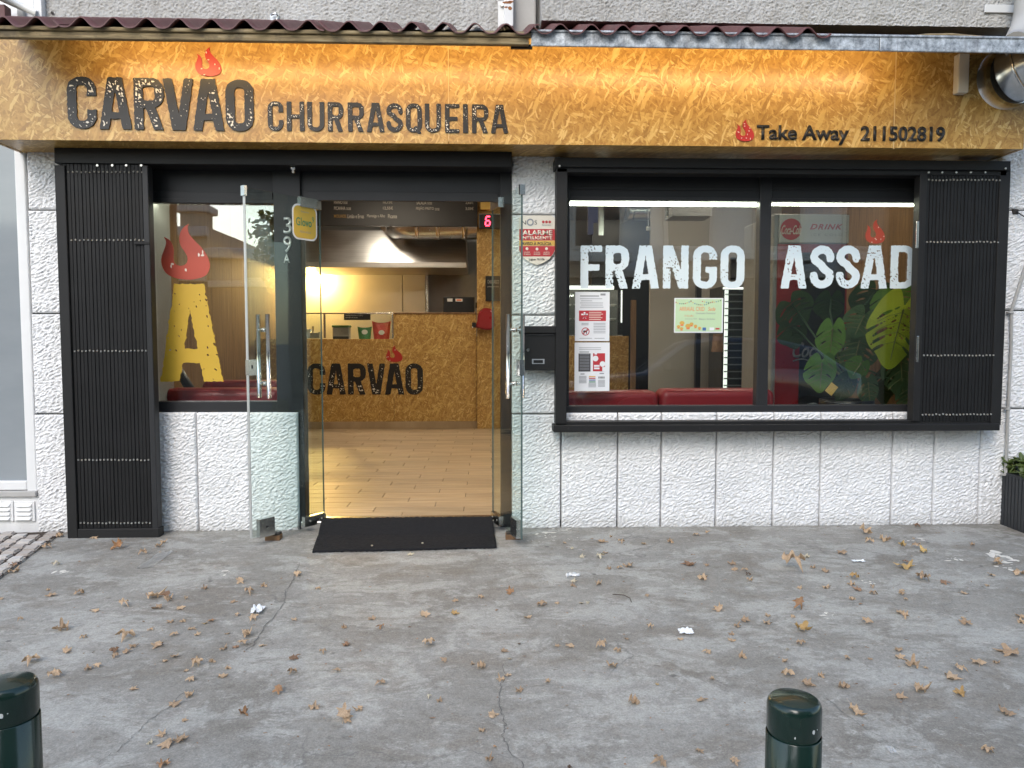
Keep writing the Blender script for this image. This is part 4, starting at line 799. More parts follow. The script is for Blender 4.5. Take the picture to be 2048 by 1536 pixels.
# yellow delivery sticker on the left leaf, near the hinge
def on_leaf(o, u, n, s_, off): return lambda a, z: o+u*a+n*(s_*off)+Vector((0, 0, z))
cs = -1 if (n1.y > 0) else 1
def rrect(w, h, r, k=6):
    o = []
    for cx, cy, a0 in ((w/2-r, h/2-r, 0), (-w/2+r, h/2-r, 90), (-w/2+r, -h/2+r, 180), (w/2-r, -h/2+r, 270)): o += [(cx+r*math.cos(R(a0+90*i/k)), cy+r*math.sin(R(a0+90*i/k))) for i in range(k+1)]
    return o
def leaf_plate(name, poly, ca, cz, off, m, parent):
    f = on_leaf(o1, u1, n1, cs, off); g = on_leaf(o1, u1, n1, cs, off-0.001); n = len(poly)
    b = MB().add([f(ca+x, cz+z) for x, z in poly]+[g(ca+x, cz+z) for x, z in poly], [tuple(range(n)), tuple(range(2*n-1, n-1, -1))]+[(i, i+n, (i+1) % n+n, (i+1) % n) for i in range(n)]); return put(name, fix(b.mesh()), M[m], parent)
sa, sz = 0.118, Z(612, 447, 0.0)
st = leaf_plate('sticker', rrect(0.185, 0.212, 0.042), sa, sz, 0.0065, 'paper', pane1); leaf_plate('sticker_face', rrect(0.166, 0.192, 0.035), sa, sz, 0.0078, 'stick', st)
def leaf_text(body, a0, a1, z0, z1, m, off=0.0090, bold=0.0):
    o_ = text(body, 0, 0, 100, 50, 0, M[m], st, 0, bold); me = o_.data; co = np.zeros(len(me.vertices)*3, np.float32); me.vertices.foreach_get('co', co); co = co.reshape(-1, 3)
    mn, mx = co.min(0), co.max(0); f = on_leaf(o1, u1, n1, cs, off); out = []
    for c in co:
        t = (c[0]-mn[0])/(mx[0]-mn[0]); q = (c[2]-mn[2])/(mx[2]-mn[2]); out += list(f(a1+(a0-a1)*t, z0+(z1-z0)*q))
    me.vertices.foreach_set('co', np.array(out, np.float32)); me.update()
leaf_text('Glovo', sa-0.050, sa+0.068, sz-0.024, sz+0.026, 'inkgreen', bold=0.012); leaf_text('9', sa-0.068, sa-0.052, sz+0.004, sz+0.040, 'inkgreen'); leaf_text('PEDE AQUI', sa-0.040, sa+0.040, sz-0.066, sz-0.052, 'inkgrey'); leaf_text('Estamos', sa-0.03, sa+0.03, sz+0.058, sz+0.068, 'inkgrey')

def wedge(px0, px1, py, label):
    c = G((px0+px1)/2, py); w_ = abs(G(px1, py).x-G(px0, py).x); z0 = gz_at(c.x, c.y)
    t = thing('door_wedge', label, 'wedge', (c.x, c.y, z0), 'wooden wedges under the glass doors')
    put('block', bb(c.x-w_/2, c.x+w_/2, c.y-0.005, c.y+0.06, z0-.002, z0+0.030, b=0.004), M['wedge'], t); put('top_pad', bb(c.x-w_/2+.004, c.x+w_/2-.003, c.y-0.002, c.y+0.055, z0+0.0302, z0+0.042, b=0.003), M['wedgetop'], t)
wedge(530, 560, 1081, 'small wooden wedge under the left glass door'); wedge(1011, 1045, 1079, 'small wooden wedge under the right glass door')
# door mat draped over the threshold
ma, mb_, mc, md = P(646, 1029, 0.05), P(984, 1029, 0.05), G(993, 1097), G(625, 1106)
nu, nv = 90, 46; uu, vv_ = np.meshgrid(np.linspace(0, 1, nu), np.linspace(0, 1, nv)); fr = lambda k: (ma[k]*(1-uu)+mb_[k]*uu)*(1-vv_)+(md[k]*(1-uu)+mc[k]*uu)*vv_
mx_, my_ = fr(0), fr(1); my_ = my_+0.006*pnoise(uu*3, vv_*2, 51)*vv_; mx_ = mx_+0.012*np.sin(vv_*3.0)*np.where(uu < .5, -1, .6)*np.abs(uu-.5)
hz = np.where(my_ > 0.0, FZ+0.012, np.interp(my_, [-0.16, 0.0], [0.0, FZ+0.012]) + SLOPE*np.minimum(my_, 0) + 0.012*(my_ <= -0.0))
hz = np.maximum(hz, SLOPE*np.minimum(my_, 0)+0.011) + 0.0016*pnoise(uu*7, vv_*4, 52)+0.0016*rng.normal(size=uu.shape)
me = gridmesh(mx_, my_, hz); bmx = bmesh.new(); bmx.from_mesh(me); be = [e for e in bmx.edges if e.is_boundary]; r = bmesh.ops.extrude_edge_only(bmx, edges=be)
for v in r['geom']:
    if isinstance(v, bmesh.types.BMVert): v.co.z -= 0.0105
bmx.to_mesh(me); bmx.free(); o = put('door_mat', me, M['mat']); tag(o, 'black rectangular door mat draped over the entrance threshold', 'door mat')
for px, py, cl_ in ((744, 1091, 'left'), (845, 1086, 'right')):
    c = G(px, py, 0.016); o = put('crumb', MB().bbox(c.x-.006, c.x+.006, c.y-.005, c.y+.005, c.z-.004, c.z+.004, b=.003).mesh(), M['l_pale']); tag(o, cl_+' one of two pale crumbs on the black door mat', 'crumb', 'crumbs on the door mat')

# ------------------------------------------------------------------ alarm sign, letter box
al = thing('alarm_sign', 'cream and red shield shaped alarm warning sign on the white pillar', 'sign', P(1075, 528, -0.02))
YA = -0.022
def shield(px0, px1, py0, py1):
    w_ = px1-px0; pts = [(px0, py0+8), (px0+2, py0+3), (px0+8, py0), (px1-8, py0), (px1-2, py0+3), (px1, py0+8), (px1, py0+0.70*(py1-py0)), (px1-.05*w_, py0+.78*(py1-py0)), (px1-.16*w_, py0+.88*(py1-py0)), (px1-.33*w_, py0+.96*(py1-py0)), (px0+.5*w_, py1), (px0+.33*w_, py0+.96*(py1-py0)), (px0+.16*w_, py0+.88*(py1-py0)), (px0+.05*w_, py0+.78*(py1-py0)), (px0, py0+.70*(py1-py0))]
    return pts
sh = shield(1038, 1110, 431, 530); cx_ = 1074
poly = [(X(a, b_, YA), Z(a, b_, YA)) for a, b_ in sh]; base = put('plate', fix(MB().prism(poly, YA-0.004, YA+0.012).mesh()), M['cream'], al)
Y2 = YA-0.0045
def band(px0, py0, px1, py1, m):
    ys_ = np.linspace(py0, py1, 9); L_ = []
    for yy in ys_:
        fr_ = (yy-431)/99; ins = 0 if fr_ < .70 else (np.interp(fr_, [.70, .78, .88, .96, 1], [0, .05, .16, .33, .5])*72); L_.append((1038+ins+.6, 1110-ins-.6, yy))
    pts = [(a, y) for a, b_, y in L_]+[(b_, y) for a, b_, y in L_[::-1]]; return put('colour_band', fix(MB().prism([(X(a, y, Y2), Z(a, y, Y2)) for a, y in pts], Y2, Y2+0.003).mesh()), M[m], base)
band(0, 458, 0, 481, 'inkred'); band(0, 481.3, 0, 491.5, 'gold'); band(0, 492, 0, 513, 'inkred')
Y3 = Y2-0.0005
text('N', 1043, 441, 1052, 449, Y3, M['ink'], base); disc(1060.5, 444.5, 7.2, Y3, M['inkgrey'], base, 0.62); text('S', 1069, 441, 1074, 449, Y3, M['ink'], base)
for px in (1086.5, 1093, 1099.5): disc(px, 443.8, 2.7, Y3, M['inkred'], base)
text('Securitas', 1084, 448.5, 1102, 451.2, Y3, M['inkgrey'], base)
text('ALARME', 1044.5, 460.5, 1105, 470.5, Y3, M['cream'], base, bold=0.03); text('INTELIGENTE', 1043, 472.5, 1104.5, 479, Y3, M['cream'], base, bold=0.025); text('AVISO À POLÍCIA', 1044, 482.5, 1103, 490.5, Y3, M['ink'], base, bold=0.02)
for px, py in ((1054, 497.5), (1074, 498), (1093, 497.5)): disc(px, py, 2.8, Y3, M['cream'], base)
for px, t1, t2 in ((1054, 'LIGADO', '24H'), (1074, 'DETEÇÃO', 'DE IMAGEM'), (1093, 'ALERTA', 'IMEDIATO')): text(t1, px-6, 503.2, px+6, 506, Y3, M['cream'], base); text(t2, px-6.5, 507, px+6.5, 510, Y3, M['cream'], base)
text('Ligue 16106', 1058, 516, 1089, 522, Y3, M['ink'], base, bold=0.012)
mbx = thing('letter_box', 'black metal letter box on the white pillar beside the right door', 'letter box', P(1080, 740, -0.08))
put('body', pbox(1042, 664, 1112, 741, -0.11, 0.10, 0.005), M['black'], mbx); put('hood', pbox(1039, 652, 1113, 667, -0.125, 0.115, 0.006), M['black'], mbx); put('slot_flap', pbox(1053, 668, 1109, 671, -0.116, 0.006, 0.001), M['frame'], mbx)
put('name_plate', pbox(1064, 718, 1089, 728, -0.113, 0.003, 0.001), M['inkgrey'], mbx); put('name_card', pbox(1067, 720, 1086, 726, -0.1145, 0.002), M['black'], mbx); c = P(1056, 700, -0.111); put('keyhole', MB().tube([c, c+Vector((0, -.006, 0))], .010, 12).mesh(), M['chrome'], mbx)

# ------------------------------------------------------------------ notices and poster in the window
YN = YGL-0.0015
n1_ = thing('paper_notice', 'white paper notice with red band and no dogs symbol in the window', 'notice', P(1185, 680, YN)); put('sheet', pbox(1150, 584, 1219, 682, YN, 0.001), M['paper'], n1_)
Yn = YN-0.0006
prints(n1_, [(1158, 621, 1212, 642)], Yn, M['inkred'], name='red_band'); prints(n1_, [(1163, 625.5, 1175, 638), ], Yn-.0008, M['inkred']); text('*', 1162, 624, 1176, 640, Yn-.001, M['paper'], n1_, bold=.03)
prints(n1_, [(1178, 624+k*3.6, 1178+random.uniform(22, 31), 625.2+k*3.6) for k in range(5)], Yn-.001, M['cream'])
prints(n1_, [(1160, 591, 1198, 593), (1201, 587, 1211, 591)]+[(1160+(k % 2)*2, 597+k*4.2, 1160+random.uniform(18, 48), 598+k*4.2) for k in range(5)]+[(1163, 646+k*3, 1177, 647.2+k*3) for k in range(2)]+[(1187, 646+k*3.2, 1211, 647+k*3.2) for k in range(7)]+[(1159, 676, 1184, 677), (1189, 676, 1209, 677)], Yn, M['inkgrey'])
disc(1171, 663, 8, Yn, M['inkred'], n1_, 0.8, .0008); 
b = MB(); x0, x1, z0, z1 = pr(1165, 658, 1177, 668, Yn); b.prism([(x0, z0), (x0+.005, z0), (x1, z1-.003), (x1-.005, z1)], Yn-.0012, Yn-.0006); put('symbol_bar', fix(b.mesh()), M['inkred'], n1_)
prints(n1_, [(1166.5, 661, 1174, 664.5), (1173, 658.5, 1176, 661.5), (1167, 664, 1168.5, 668), (1172.5, 664, 1174, 668)], Yn, M['ink'], name='dog_symbol')
n2_ = thing('paper_notice', 'white paper notice with black and red blocks, lower of the two in the window', 'notice', P(1183, 782, YN)); put('sheet', pbox(1149, 685, 1219, 782, YN, 0.001), M['paper'], n2_)
prints(n2_, [(1157, 707, 1181, 743)], Yn, M['ink']); prints(n2_, [(1186, 706.5, 1210, 742.5)], Yn, M['inkred'])
for px, py in ((1191, 717), (1205, 728)): disc(px, py, 5.6, Yn-.0009, M['paper'], n2_)
prints(n2_, [(1188, 730, 1199, 733.5), (1188, 735, 1199, 738.5), (1204.5, 734, 1210, 742.5), (1189, 706.5, 1194, 709)], Yn-.0009, M['paper']); prints(n2_, [(1159, 709+k*3, 1179, 710+k*3) for k in range(11)], Yn-.0009, M['inkgrey'])
prints(n2_, [(1158, 695+k*3.5, 1202, 695.8+k*3.5) for k in range(2)]+[(1159, 703, 1178, 705)]+[(1158, 752+k*2.6, 1173, 753.2+k*2.6) for k in range(6)]+[(1177, 766+k*2.4, 1192, 767+k*2.4) for k in range(4)]+[(1196, 760+k*2.4, 1210, 761+k*2.4) for k in range(6)]+[(1161, 747, 1169, 749), (1199, 746, 1208, 748)], Yn, M['inkgrey'])
for k, mm in enumerate(('gold', 'inkred', 'inkblue', 'inkgreen')): prints(n2_, [(1178, 752+k*3.6, 1191, 754+k*3.6)], Yn, M[mm])
prints(n2_, [(1197+k*2.6, 753, 1198.4+k*2.6, 757) for k in range(5)], Yn, M['ink'])
po = thing('event_poster', 'pale green fair poster with bunting and cupcakes in the window', 'poster', P(1397, 665, YN)); put('sheet', pbox(1348.5, 596, 1446, 665.5, YN, 0.001), M['paper'], po); prints(po, [(1350.8, 598, 1443.5, 663)], Yn, M['mint'], name='green_field')
Yp = Yn-.0009
text('ARRAIAL CRID', 1359, 613.5, 1409, 622, Yp, M['inkorange'], po, .0005); text('Sede', 1416, 614, 1431, 622, Yp, M['inkorange'], po, .0005, shear=.3); text('Continente Cacinheira!', 1392, 624.5, 1431, 628, Yp, M['inkgrey'], po, .0005, shear=.3)
text('13 de julho', 1369, 630, 1387, 634, Yp, M['inkorange'], po, .0005); text('Junta-te ao CRID', 1370, 636.5, 1394, 639.5, Yp, M['inkgrey'], po, .0005); text('Bifanas e Sardinhas', 1398, 636.5, 1430, 639.5, Yp, M['inkgrey'], po, .0005)
mats_b = ('inkred', 'gold', 'inkblue', 'inkgreen', 'ink')
groups = {m_: MB() for m_ in mats_b}
for (xa_, ya_, xb_, yb_, sag, n_) in ((1352, 604, 1382, 601, 4, 9), (1382, 602, 1425, 602, 7, 12), (1405, 602, 1441, 600, 3, 10)):
    for k in range(n_):
        t = k/(n_-1); px = xa_+(xb_-xa_)*t; py = ya_+(yb_-ya_)*t+sag*4*t*(1-t); c = P(px, py, Yp); s_ = .0042; groups[mats_b[k % 5]].prism([(c.x-s_, c.z), (c.x+s_, c.z), (c.x, c.z-.009)], Yp-.0005, Yp)
for m_, b in groups.items(): put('bunting', fix(b.mesh()), M[m_], po)
for px, py, r_ in ((1364, 646, 5), (1376, 652, 5.5), (1383, 648, 4), (1357, 653, 3.5), (1391, 652, 3.5), (1399, 656, 3.2), (1363, 657, 3.5)): cup = disc(px, py, r_, Yp, M['gold'], po, 0, .0006, 14, 'cupcake', .8); prints(cup, [(px-r_*.6, py+r_*.45, px+r_*.6, py+r_*1.2)], Yp-.0007, M['inkorange'], name='cup')
prints(po, [(1405, 655, 1412, 661)], Yp, M['inkblue']); prints(po, [(1419, 655, 1428, 661)], Yp, M['paper']); prints(po, [(1431, 656, 1439, 659)], Yp, M['inkred'])

# ------------------------------------------------------------------ indoors: counter, kitchen, lights
YC = 4.9
cn = thing('counter', 'chipboard service counter with charcoal lettering and glass hatch', 'counter', (P(700, 855, YC).x, YC, FZ))
cx0, cxm, cx1 = XIL+0.02, X(787, 650, YC), X(1257, 720, YC); zlow = Z(700, 678, YC); zhigh = Z(880, 628, YC); zsk = Z(800, 843, YC)
put('front_panel', bb(cx0, cxm-.002, YC, YC+.03, zsk, zlow, b=.002, seg=1), M['osb_in'], cn); put('tall_panel', bb(cxm, X(953, 700, YC), YC, YC+.03, zsk, zhigh, b=.002, seg=1), M['osb_in'], cn)
put('side_panel', bb(X(953, 700, YC)+.002, cx1, YC+.002, YC+.03, zsk, Z(1200, 672, YC), b=.002, seg=1), M['osb_in'], cn)
put('skirting', bb(cx0, cx1, YC-.012, YC+.001, FZ, zsk-.001, b=.003, seg=1), M['floor'], cn); put('worktop', bb(cx0, cxm-.004, YC+.031, YC+.62, zlow-.03, zlow-.001, b=.004), M['steel'], cn); put('cap', bb(cxm-.01, X(953, 640, YC), YC-.012, YC+.30, zhigh+.001, zhigh+.02, b=.003), M['darkwood'], cn); put('top', bb(X(953, 700, YC)+.002, cx1, YC+.031, YC+.62, Z(1200, 674, YC)-.03, Z(1200, 674, YC), b=.004), M['steel'], cn)
YCl = YC-0.001
for ch, a, b_ in (('C',615,651),('A',652,692),('R',696,732),('V',734,771),('A',769,809),('O',811,846)): letter(cn, ch, a, b_, 727, 789, YCl, 0.006, 0.178, M['letter'], M['speck'], cell=0.008)
flame(cn, 772, 691, 805, 724, YCl, 0.006, M['flame'], M['speck'], 14)
put('hatch_glass', pbox(606, 628, 785, 677, YC+.02, .006), M['caseglass'], cn); put('hatch_post', pbox(647, 628, 651, 676, YC+.01, .02, .002), M['chrome'], cn); put('hatch_rail', pbox(606, 625.5, 787, 628, YC+.01, .03, .002), M['chrome'], cn); put('hatch_post', pbox(783.5, 628, 787, 677, YC+.01, .02, .002), M['chrome'], cn)
pl = thing('partition', 'chipboard partition pillar right of the counter', 'partition', (X(968, 700, 4.84), 4.84, FZ)); put('panel', bb(X(954, 600, 4.84), X(1015, 600, 4.84), 4.84, 4.88, FZ, ZC, b=.003, seg=1), M['osb_in'], pl); put('side', bb(X(954, 600, 4.84), X(954, 600, 4.84)+.03, 4.881, 5.6, FZ, ZC, b=.003, seg=1), M['osb_in'], pl)
# kitchen wall and hood
YK = 6.6
kw = thing('kitchen_wall_panel', 'brushed stainless splashback behind the counter', 'panel', (X(720, 600, YK), YK, FZ))
for a, b_ in ((560, 805), (806.5, 850)): put('sheet', pbox(a, 500, b_, 760, YK, .02, .002), M['steel'], kw)
put('trim', pbox(851, 500, 857, 760, YK-.03, .05, .003), M['chrome'], kw); put('side_sheet', pbox(858, 430, 960, 760, YK+.05, .02), M['coolgrey'], kw)
hd = thing('extractor_hood', 'large stainless extractor hood above the kitchen', 'hood', (X(760, 500, 5.5), 5.5, Z(760, 534, 5.5)))
hx0, hx1 = X(560, 530, 5.45), X(933, 530, 5.45); hz0, hz1, hzt = Z(760, 535, 5.45), Z(760, 524, 5.45), Z(760, 461, 5.75)
put('lip', bb(hx0, hx1, 5.45, YK-.02, hz0, hz1, b=.004), M['steel_hood'], hd)
b = MB(); b.add([(hx0, 5.46, hz1+.001), (hx1, 5.46, hz1+.001), (hx1-.02, 5.75, hzt), (hx0, 5.75, hzt), (hx0, 6.5, hz1+.001), (hx1, 6.5, hz1+.001), (hx1-.02, 6.5, hzt), (hx0, 6.5, hzt)], [(0, 1, 2, 3), (1, 5, 6, 2), (4, 0, 3, 7), (3, 2, 6, 7), (5, 4, 7, 6)]); put('canopy', fix(b.mesh()), M['steel_hood'], hd)
dk = thing('kitchen_duct', 'round silver ventilation duct above the hood', 'duct', P(850, 455, 5.6)); dz = Z(850, 452, 5.35)
put('pipe', MB().tube([(X(775, 455, 5.35), 5.9, dz+.06), (X(800, 455, 5.35), 5.5, dz+.02), (X(830, 455, 5.35), 5.35, dz), (X(955, 455, 5.35), 5.35, dz)], .175, 28).mesh(), M['duct'], dk)
for px in (835, 876, 928): x_ = X(px, 455, 5.35); put('band', MB().tube([(x_-.02, 5.35, dz), (x_+.02, 5.35, dz)], .182, 28).mesh(), M['tape'], dk)
# menu board
YM = 4.7
mn_ = thing('menu_board', 'dark hanging menu board with pale price lettering', 'menu board', P(800, 452, YM)); put('board', pbox(560, 300, 955, 452, YM, .04, .003), M['menu'], mn_)
for tx, x0, x1, y0, y1 in (('PIANO', 668, 685, 401, 408), ('DOSE', 687, 695, 403, 408), ('10,75€', 766, 785, 401, 408), ('SALADA', 833, 853, 402, 409), ('DOSE', 855, 864, 404, 409), ('2,65€', 931, 947, 402, 409), ('PICANHA', 668, 691, 413, 420), ('DOSE', 693, 702, 415, 420), ('12,55€', 766, 786, 413, 420), ('FEIJÃO PRETO', 832, 868, 413, 421), ('DOSE', 870, 879, 416, 421), ('3,03€', 931, 947, 414, 421)): text(tx, x0, y0, x1, y1, YM-.001, M['menutext'], mn_, .001, .015)
text('MOLHOS:', 668, 429, 693, 435.5, YM-.001, M['menuyellow'], mn_, .001, .01); [text(a_, b0_, 428.5, b1_, 436.5, YM-.001, M['menutext'], mn_, .001) for a_, b0_, b1_ in (('Limão e Ervas', 695, 728), ('Manteiga e Alho', 734, 770), ('Picante', 776, 794))]
qd = thing('queue_display', 'black queue number display showing a red digit', 'display', P(975, 452, 4.55)); put('case', pbox(958, 428, 1012, 457, 4.55, .07, .006), M['blackplastic'], qd); put('bracket', pbox(957, 427.5, 1000, 429, 4.53, .1), M['chrome'], qd)
YD = 4.548
def sg(px0, py0, px1, py1): 
    a, c = P(px0, py0, YD), P(px1, py1, YD); return put('digit_segment', MB().tube([a, c], .0095, 6).mesh(), M['digit'], qd)
for s_ in ((973, 433, 980, 433), (972.5, 434, 971.5, 440), (972, 441.5, 979, 441.5), (971.5, 443, 970.5, 449.5), (971, 451, 979, 451), (980, 443, 979.5, 449.5)): sg(*s_)
pp = put('packing_box', pbox(961, 401, 985, 419, 4.5, .12, .003), M['cream']); tag(pp, 'small ochre box under the ceiling beside the menu board', 'box')
pp.data.materials[0] = M['gold']
td = thing('ticket_dispenser', 'red rounded queue ticket dispenser on the chipboard partition', 'dispenser', P(968, 655, 4.7))
pts = [(947,652),(952,648),(955,640),(956,630),(960,621),(967,616.5),(976,616),(984,620),(988,630),(989,645),(987,656),(978,660),(966,659),(956,656),(949,655)]
poly = catmull([(X(a, b_, 4.70), Z(a, b_, 4.70)) for a, b_ in pts], 3); bmx = bmesh.new(); vs_ = [bmx.verts.new((x, 4.70, z)) for x, z in poly]; f = bmx.faces.new(vs_); r = bmesh.ops.extrude_face_region(bmx, geom=[f])
for v in r['geom']:
    if isinstance(v, bmesh.types.BMVert): v.co.y += .12
bmesh.ops.recalc_face_normals(bmx, faces=bmx.faces); bmesh.ops.bevel(bmx, geom=[e for e in bmx.edges if all(abs(v.co.y-4.70) < 1e-4 for v in e.verts)], offset=.02, segments=3, affect='EDGES'); me = bpy.data.meshes.new('d'); bmx.to_mesh(me); bmx.free(); put('shell', me, M['coolred'], td)
put('nozzle', pbox(944, 645, 952, 655, 4.69, .06, .004), M['blackplastic'], td); put('ticket', pbox(944, 653, 946, 656, 4.685, .02), M['paper'], td)
ws = put('wall_sign', pbox(971, 552, 1002, 602, 4.80, .02, .003), M['blackplastic']); tag(ws, 'small dark wall sign with pale lettering on the partition', 'sign'); text('CHURRASCO', 975, 560, 998, 567, 4.799, M['menutext'], ws); text('grelhados no carvao', 975, 572, 998, 575, 4.799, M['menutext'], ws)
til = thing('cash_register', 'black cash register screen with two stickers above the counter', 'cash register', P(918, 626, 5.15)); put('screen', pbox(886, 594, 949, 627, 5.12, .05, .006), M['blackplastic'], til); put('stand', pbox(905, 622, 930, 640, 5.18, .06, .004), M['blackplastic'], til)
prints(til, [(894.5, 597, 905, 603)], 5.119, M['paper'], .001, 'sticker'); prints(til, [(911, 597.5, 925, 603)], 5.119, M['paper'], .001, 'sticker'); prints(til, [(913, 598.5, 923, 602)], 5.118, M['inkorange'], .001, 'sticker')
put('switch', pbox(951, 605, 955, 616, 5.14, .03), M['blackplastic'], til)
# things on the worktop behind the glass
YS = YC+.16
tb = thing('plastic_tub', 'grey see-through tub with green lid on the counter', 'tub', P(681, 676, YS)); x0, x1, z0, z1 = pr(665, 655, 698, 677, YS); put('tub_body', bb(x0, x1, YS, YS+.14, zlow, z1, b=.01), M['tub'], tb); put('lid', bb(x0-.008, x1+.008, YS-.008, YS+.148, z1, z1+.03, b=.008), M['lidgreen'], tb); put('contents', bb(x0+.004, x1-.004, YS-.001, YS+.13, zlow, zlow+.04, b=.008), M['blackplastic'], tb)
def bag(px0, py0, px1, py1, Y, m, label, name, mark=True):
    x0, x1, z0, z1 = pr(px0, py0, px1, py1, Y); n_ = 14; uu, vv_ = np.meshgrid(np.linspace(-1, 1, n_), np.linspace(0, 1, n_)); z0 = zlow
    wd = (x1-x0)/2*(0.80+0.20*vv_); gx = (x0+x1)/2+uu*wd; gz = z0+(z1-z0)*vv_*(1-.10*(1-uu**2)*vv_); bul = .05*np.sqrt(np.clip(1-uu**2, 0, 1))*np.clip(1.15-vv_, 0, 1)**.7+.006*pnoise(uu*3, vv_*4, 61)
    t = thing(name, label, 'snack bag', ((x0+x1)/2, Y, z0)); put('front', gridmesh(gx, Y-bul, gz), M[m], t); put('back', gridmesh(gx, Y+bul+.002, gz), M[m], t)
    if mark: put('label_patch', MB().lathe([(.001, 0), (.03, 0)], (0, 0, 0), 12).mesh(), M['cream'], t).matrix_world
    return t, (x0, x1, z0, z1)
for a in ((715, 653, 744, 676, YS, 'baggreen', 'green snack bag standing on the counter'), (744, 642, 782, 677, YS-.01, 'bagred', 'red snack bag with pale emblem standing on the counter')):
    t, (x0, x1, z0, z1) = bag(*a, 'snack_bag', False); disc((a[0]+a[2])/2, a[3]-12, 6, a[4]-.062, M['cream'], t, 0, .002, 14, 'emblem', .8)
bs = put('counter_label', pbox(688, 626, 741, 640, YC+.012, .006), M['blackplastic']); tag(bs, 'black strip label behind the counter glass', 'label'); text('Acompanhamentos e molhos', 691, 630, 726, 632.5, YC+.011, M['menutext'], bs); text('servido em dose', 691, 634, 715, 636, YC+.011, M['menutext'], bs)
tr = thing('steel_caddy', 'small steel utensil caddy at the left end of the counter', 'caddy', P(628, 677, YS)); put('cup', pbox(620, 664, 638, 677, YS, .08, .006), M['steel'], tr); put('spoon', MB().tube([P(627, 670, YS+.03), P(626, 652, YS+.03)], .012, 8).mesh(), M['steel_hood'], tr)
tr = put('paper_stack', pbox(606, 658, 620, 677, YS+.05, .1, .004), M['paper']); tag(tr, 'white paper stack at the far left of the counter', 'paper')
bl = thing('amber_bulb', 'glowing amber bulb over the kitchen grill', 'bulb', P(622, 549, 6.3)); c = P(622, 549, 6.3); put('globe', MB().lathe([(.001, -.05), (.03, -.042), (.048, -.015), (.048, .012), (.03, .04), (.014, .055), (.001, .06)], c, 18).mesh(), M['bulb'], bl); put('socket', MB().tube([c+Vector((0, 0, .055)), c+Vector((0, 0, .12))], .02, 10).mesh(), M['blackplastic'], bl)
# ceiling lamps
for i, (x_, y_, w_, d_, lab) in enumerate(((-1.4, 1.6, .9, .12, 'ceiling lamp over the entrance area'), (-1.2, 3.7, .9, .12, 'ceiling lamp in front of the counter'), (0.9, 2.6, .9, .12, 'ceiling lamp over the seating area'), (2.4, 1.9, .9, .12, 'ceiling lamp near the drinks cooler'), (-1.25, 5.2, .42, .3, 'ceiling tube lamp in front of the extractor hood'), (2.0, 4.6, .9, .12, 'ceiling lamp at the back of the seating area'))):
    t = thing('ceiling_lamp', lab, 'lamp', (x_, y_, ZC), 'indoor ceiling lamps'); put('tray', bb(x_-w_/2-.02, x_+w_/2+.02, y_-d_/2-.02, y_+d_/2+.02, ZC-.03, ZC, b=.004), M['white_metal'], t); put('diffuser', bb(x_-w_/2, x_+w_/2, y_-d_/2, y_+d_/2, ZC-.042, ZC-.0301, b=.004), M['tubelight' if i == 4 else 'panel'], t)

# ------------------------------------------------------------------ seating along the windows
def cushion(px0, px1, py0, py1, Y, label, dep=.22, curve=.0):
    x0, x1, z0, z1 = pr(px0, py0, px1, py1, Y); t = thing('bench_back', label, 'bench', ((x0+x1)/2, Y, FZ), 'red upholstered window benches')
    put('back_cushion', bb(x0, x1, Y, Y+dep, z0-.25, z1, b=.05, seg=5), M['redseat'], t); put('piping', MB().tube([(x0+.05, Y+.02, z1-.014), ((x0+x1)/2, Y+.018, z1-.012), (x1-.05, Y+.02, z1-.014)], .005, 6).mesh(), M['redseat'], t); put('plinth', bx(x0+.02, x1-.02, Y+.03, Y+dep-.03, FZ, z0-.25), M['blackplastic'], t)
    for p in t.children: 
        for q in p.data.polygons: q.use_smooth = True
cushion(1120, 1319, 783, 816, .16, 'red padded bench back behind the paper notices'); cushion(1322, 1552, 779, 816, .16, 'red padded bench back under the green poster'); cushion(296, 560, 778, 812, .20, 'red padded bench behind the yellow letter A')
cushion(400, 560, 762, 790, .62, 'dark red padded bench deeper behind the left window')
ch_ = thing('black_chair', 'black slanted chair back behind the yellow letter window', 'chair', P(330, 760, .9)); put('back_leg', MB().tube([P(316, 660, .9), P(350, 730, .9), P(388, 790, .85)], .035, 8).mesh(), M['blackplastic'], ch_); put('arm', MB().tube([P(312, 655, .9), P(328, 690, .9)], .02, 8).mesh(), M['blackplastic'], ch_)
nt_ = put('wall_notice', pbox(309, 604, 318, 660, 1.0, .01), M['paper']); tag(nt_, 'narrow paper notice behind the left window edge', 'notice'); prints(nt_, [(310, 608, 316, 622), (310, 628, 316, 640)], .999, M['inkred'])

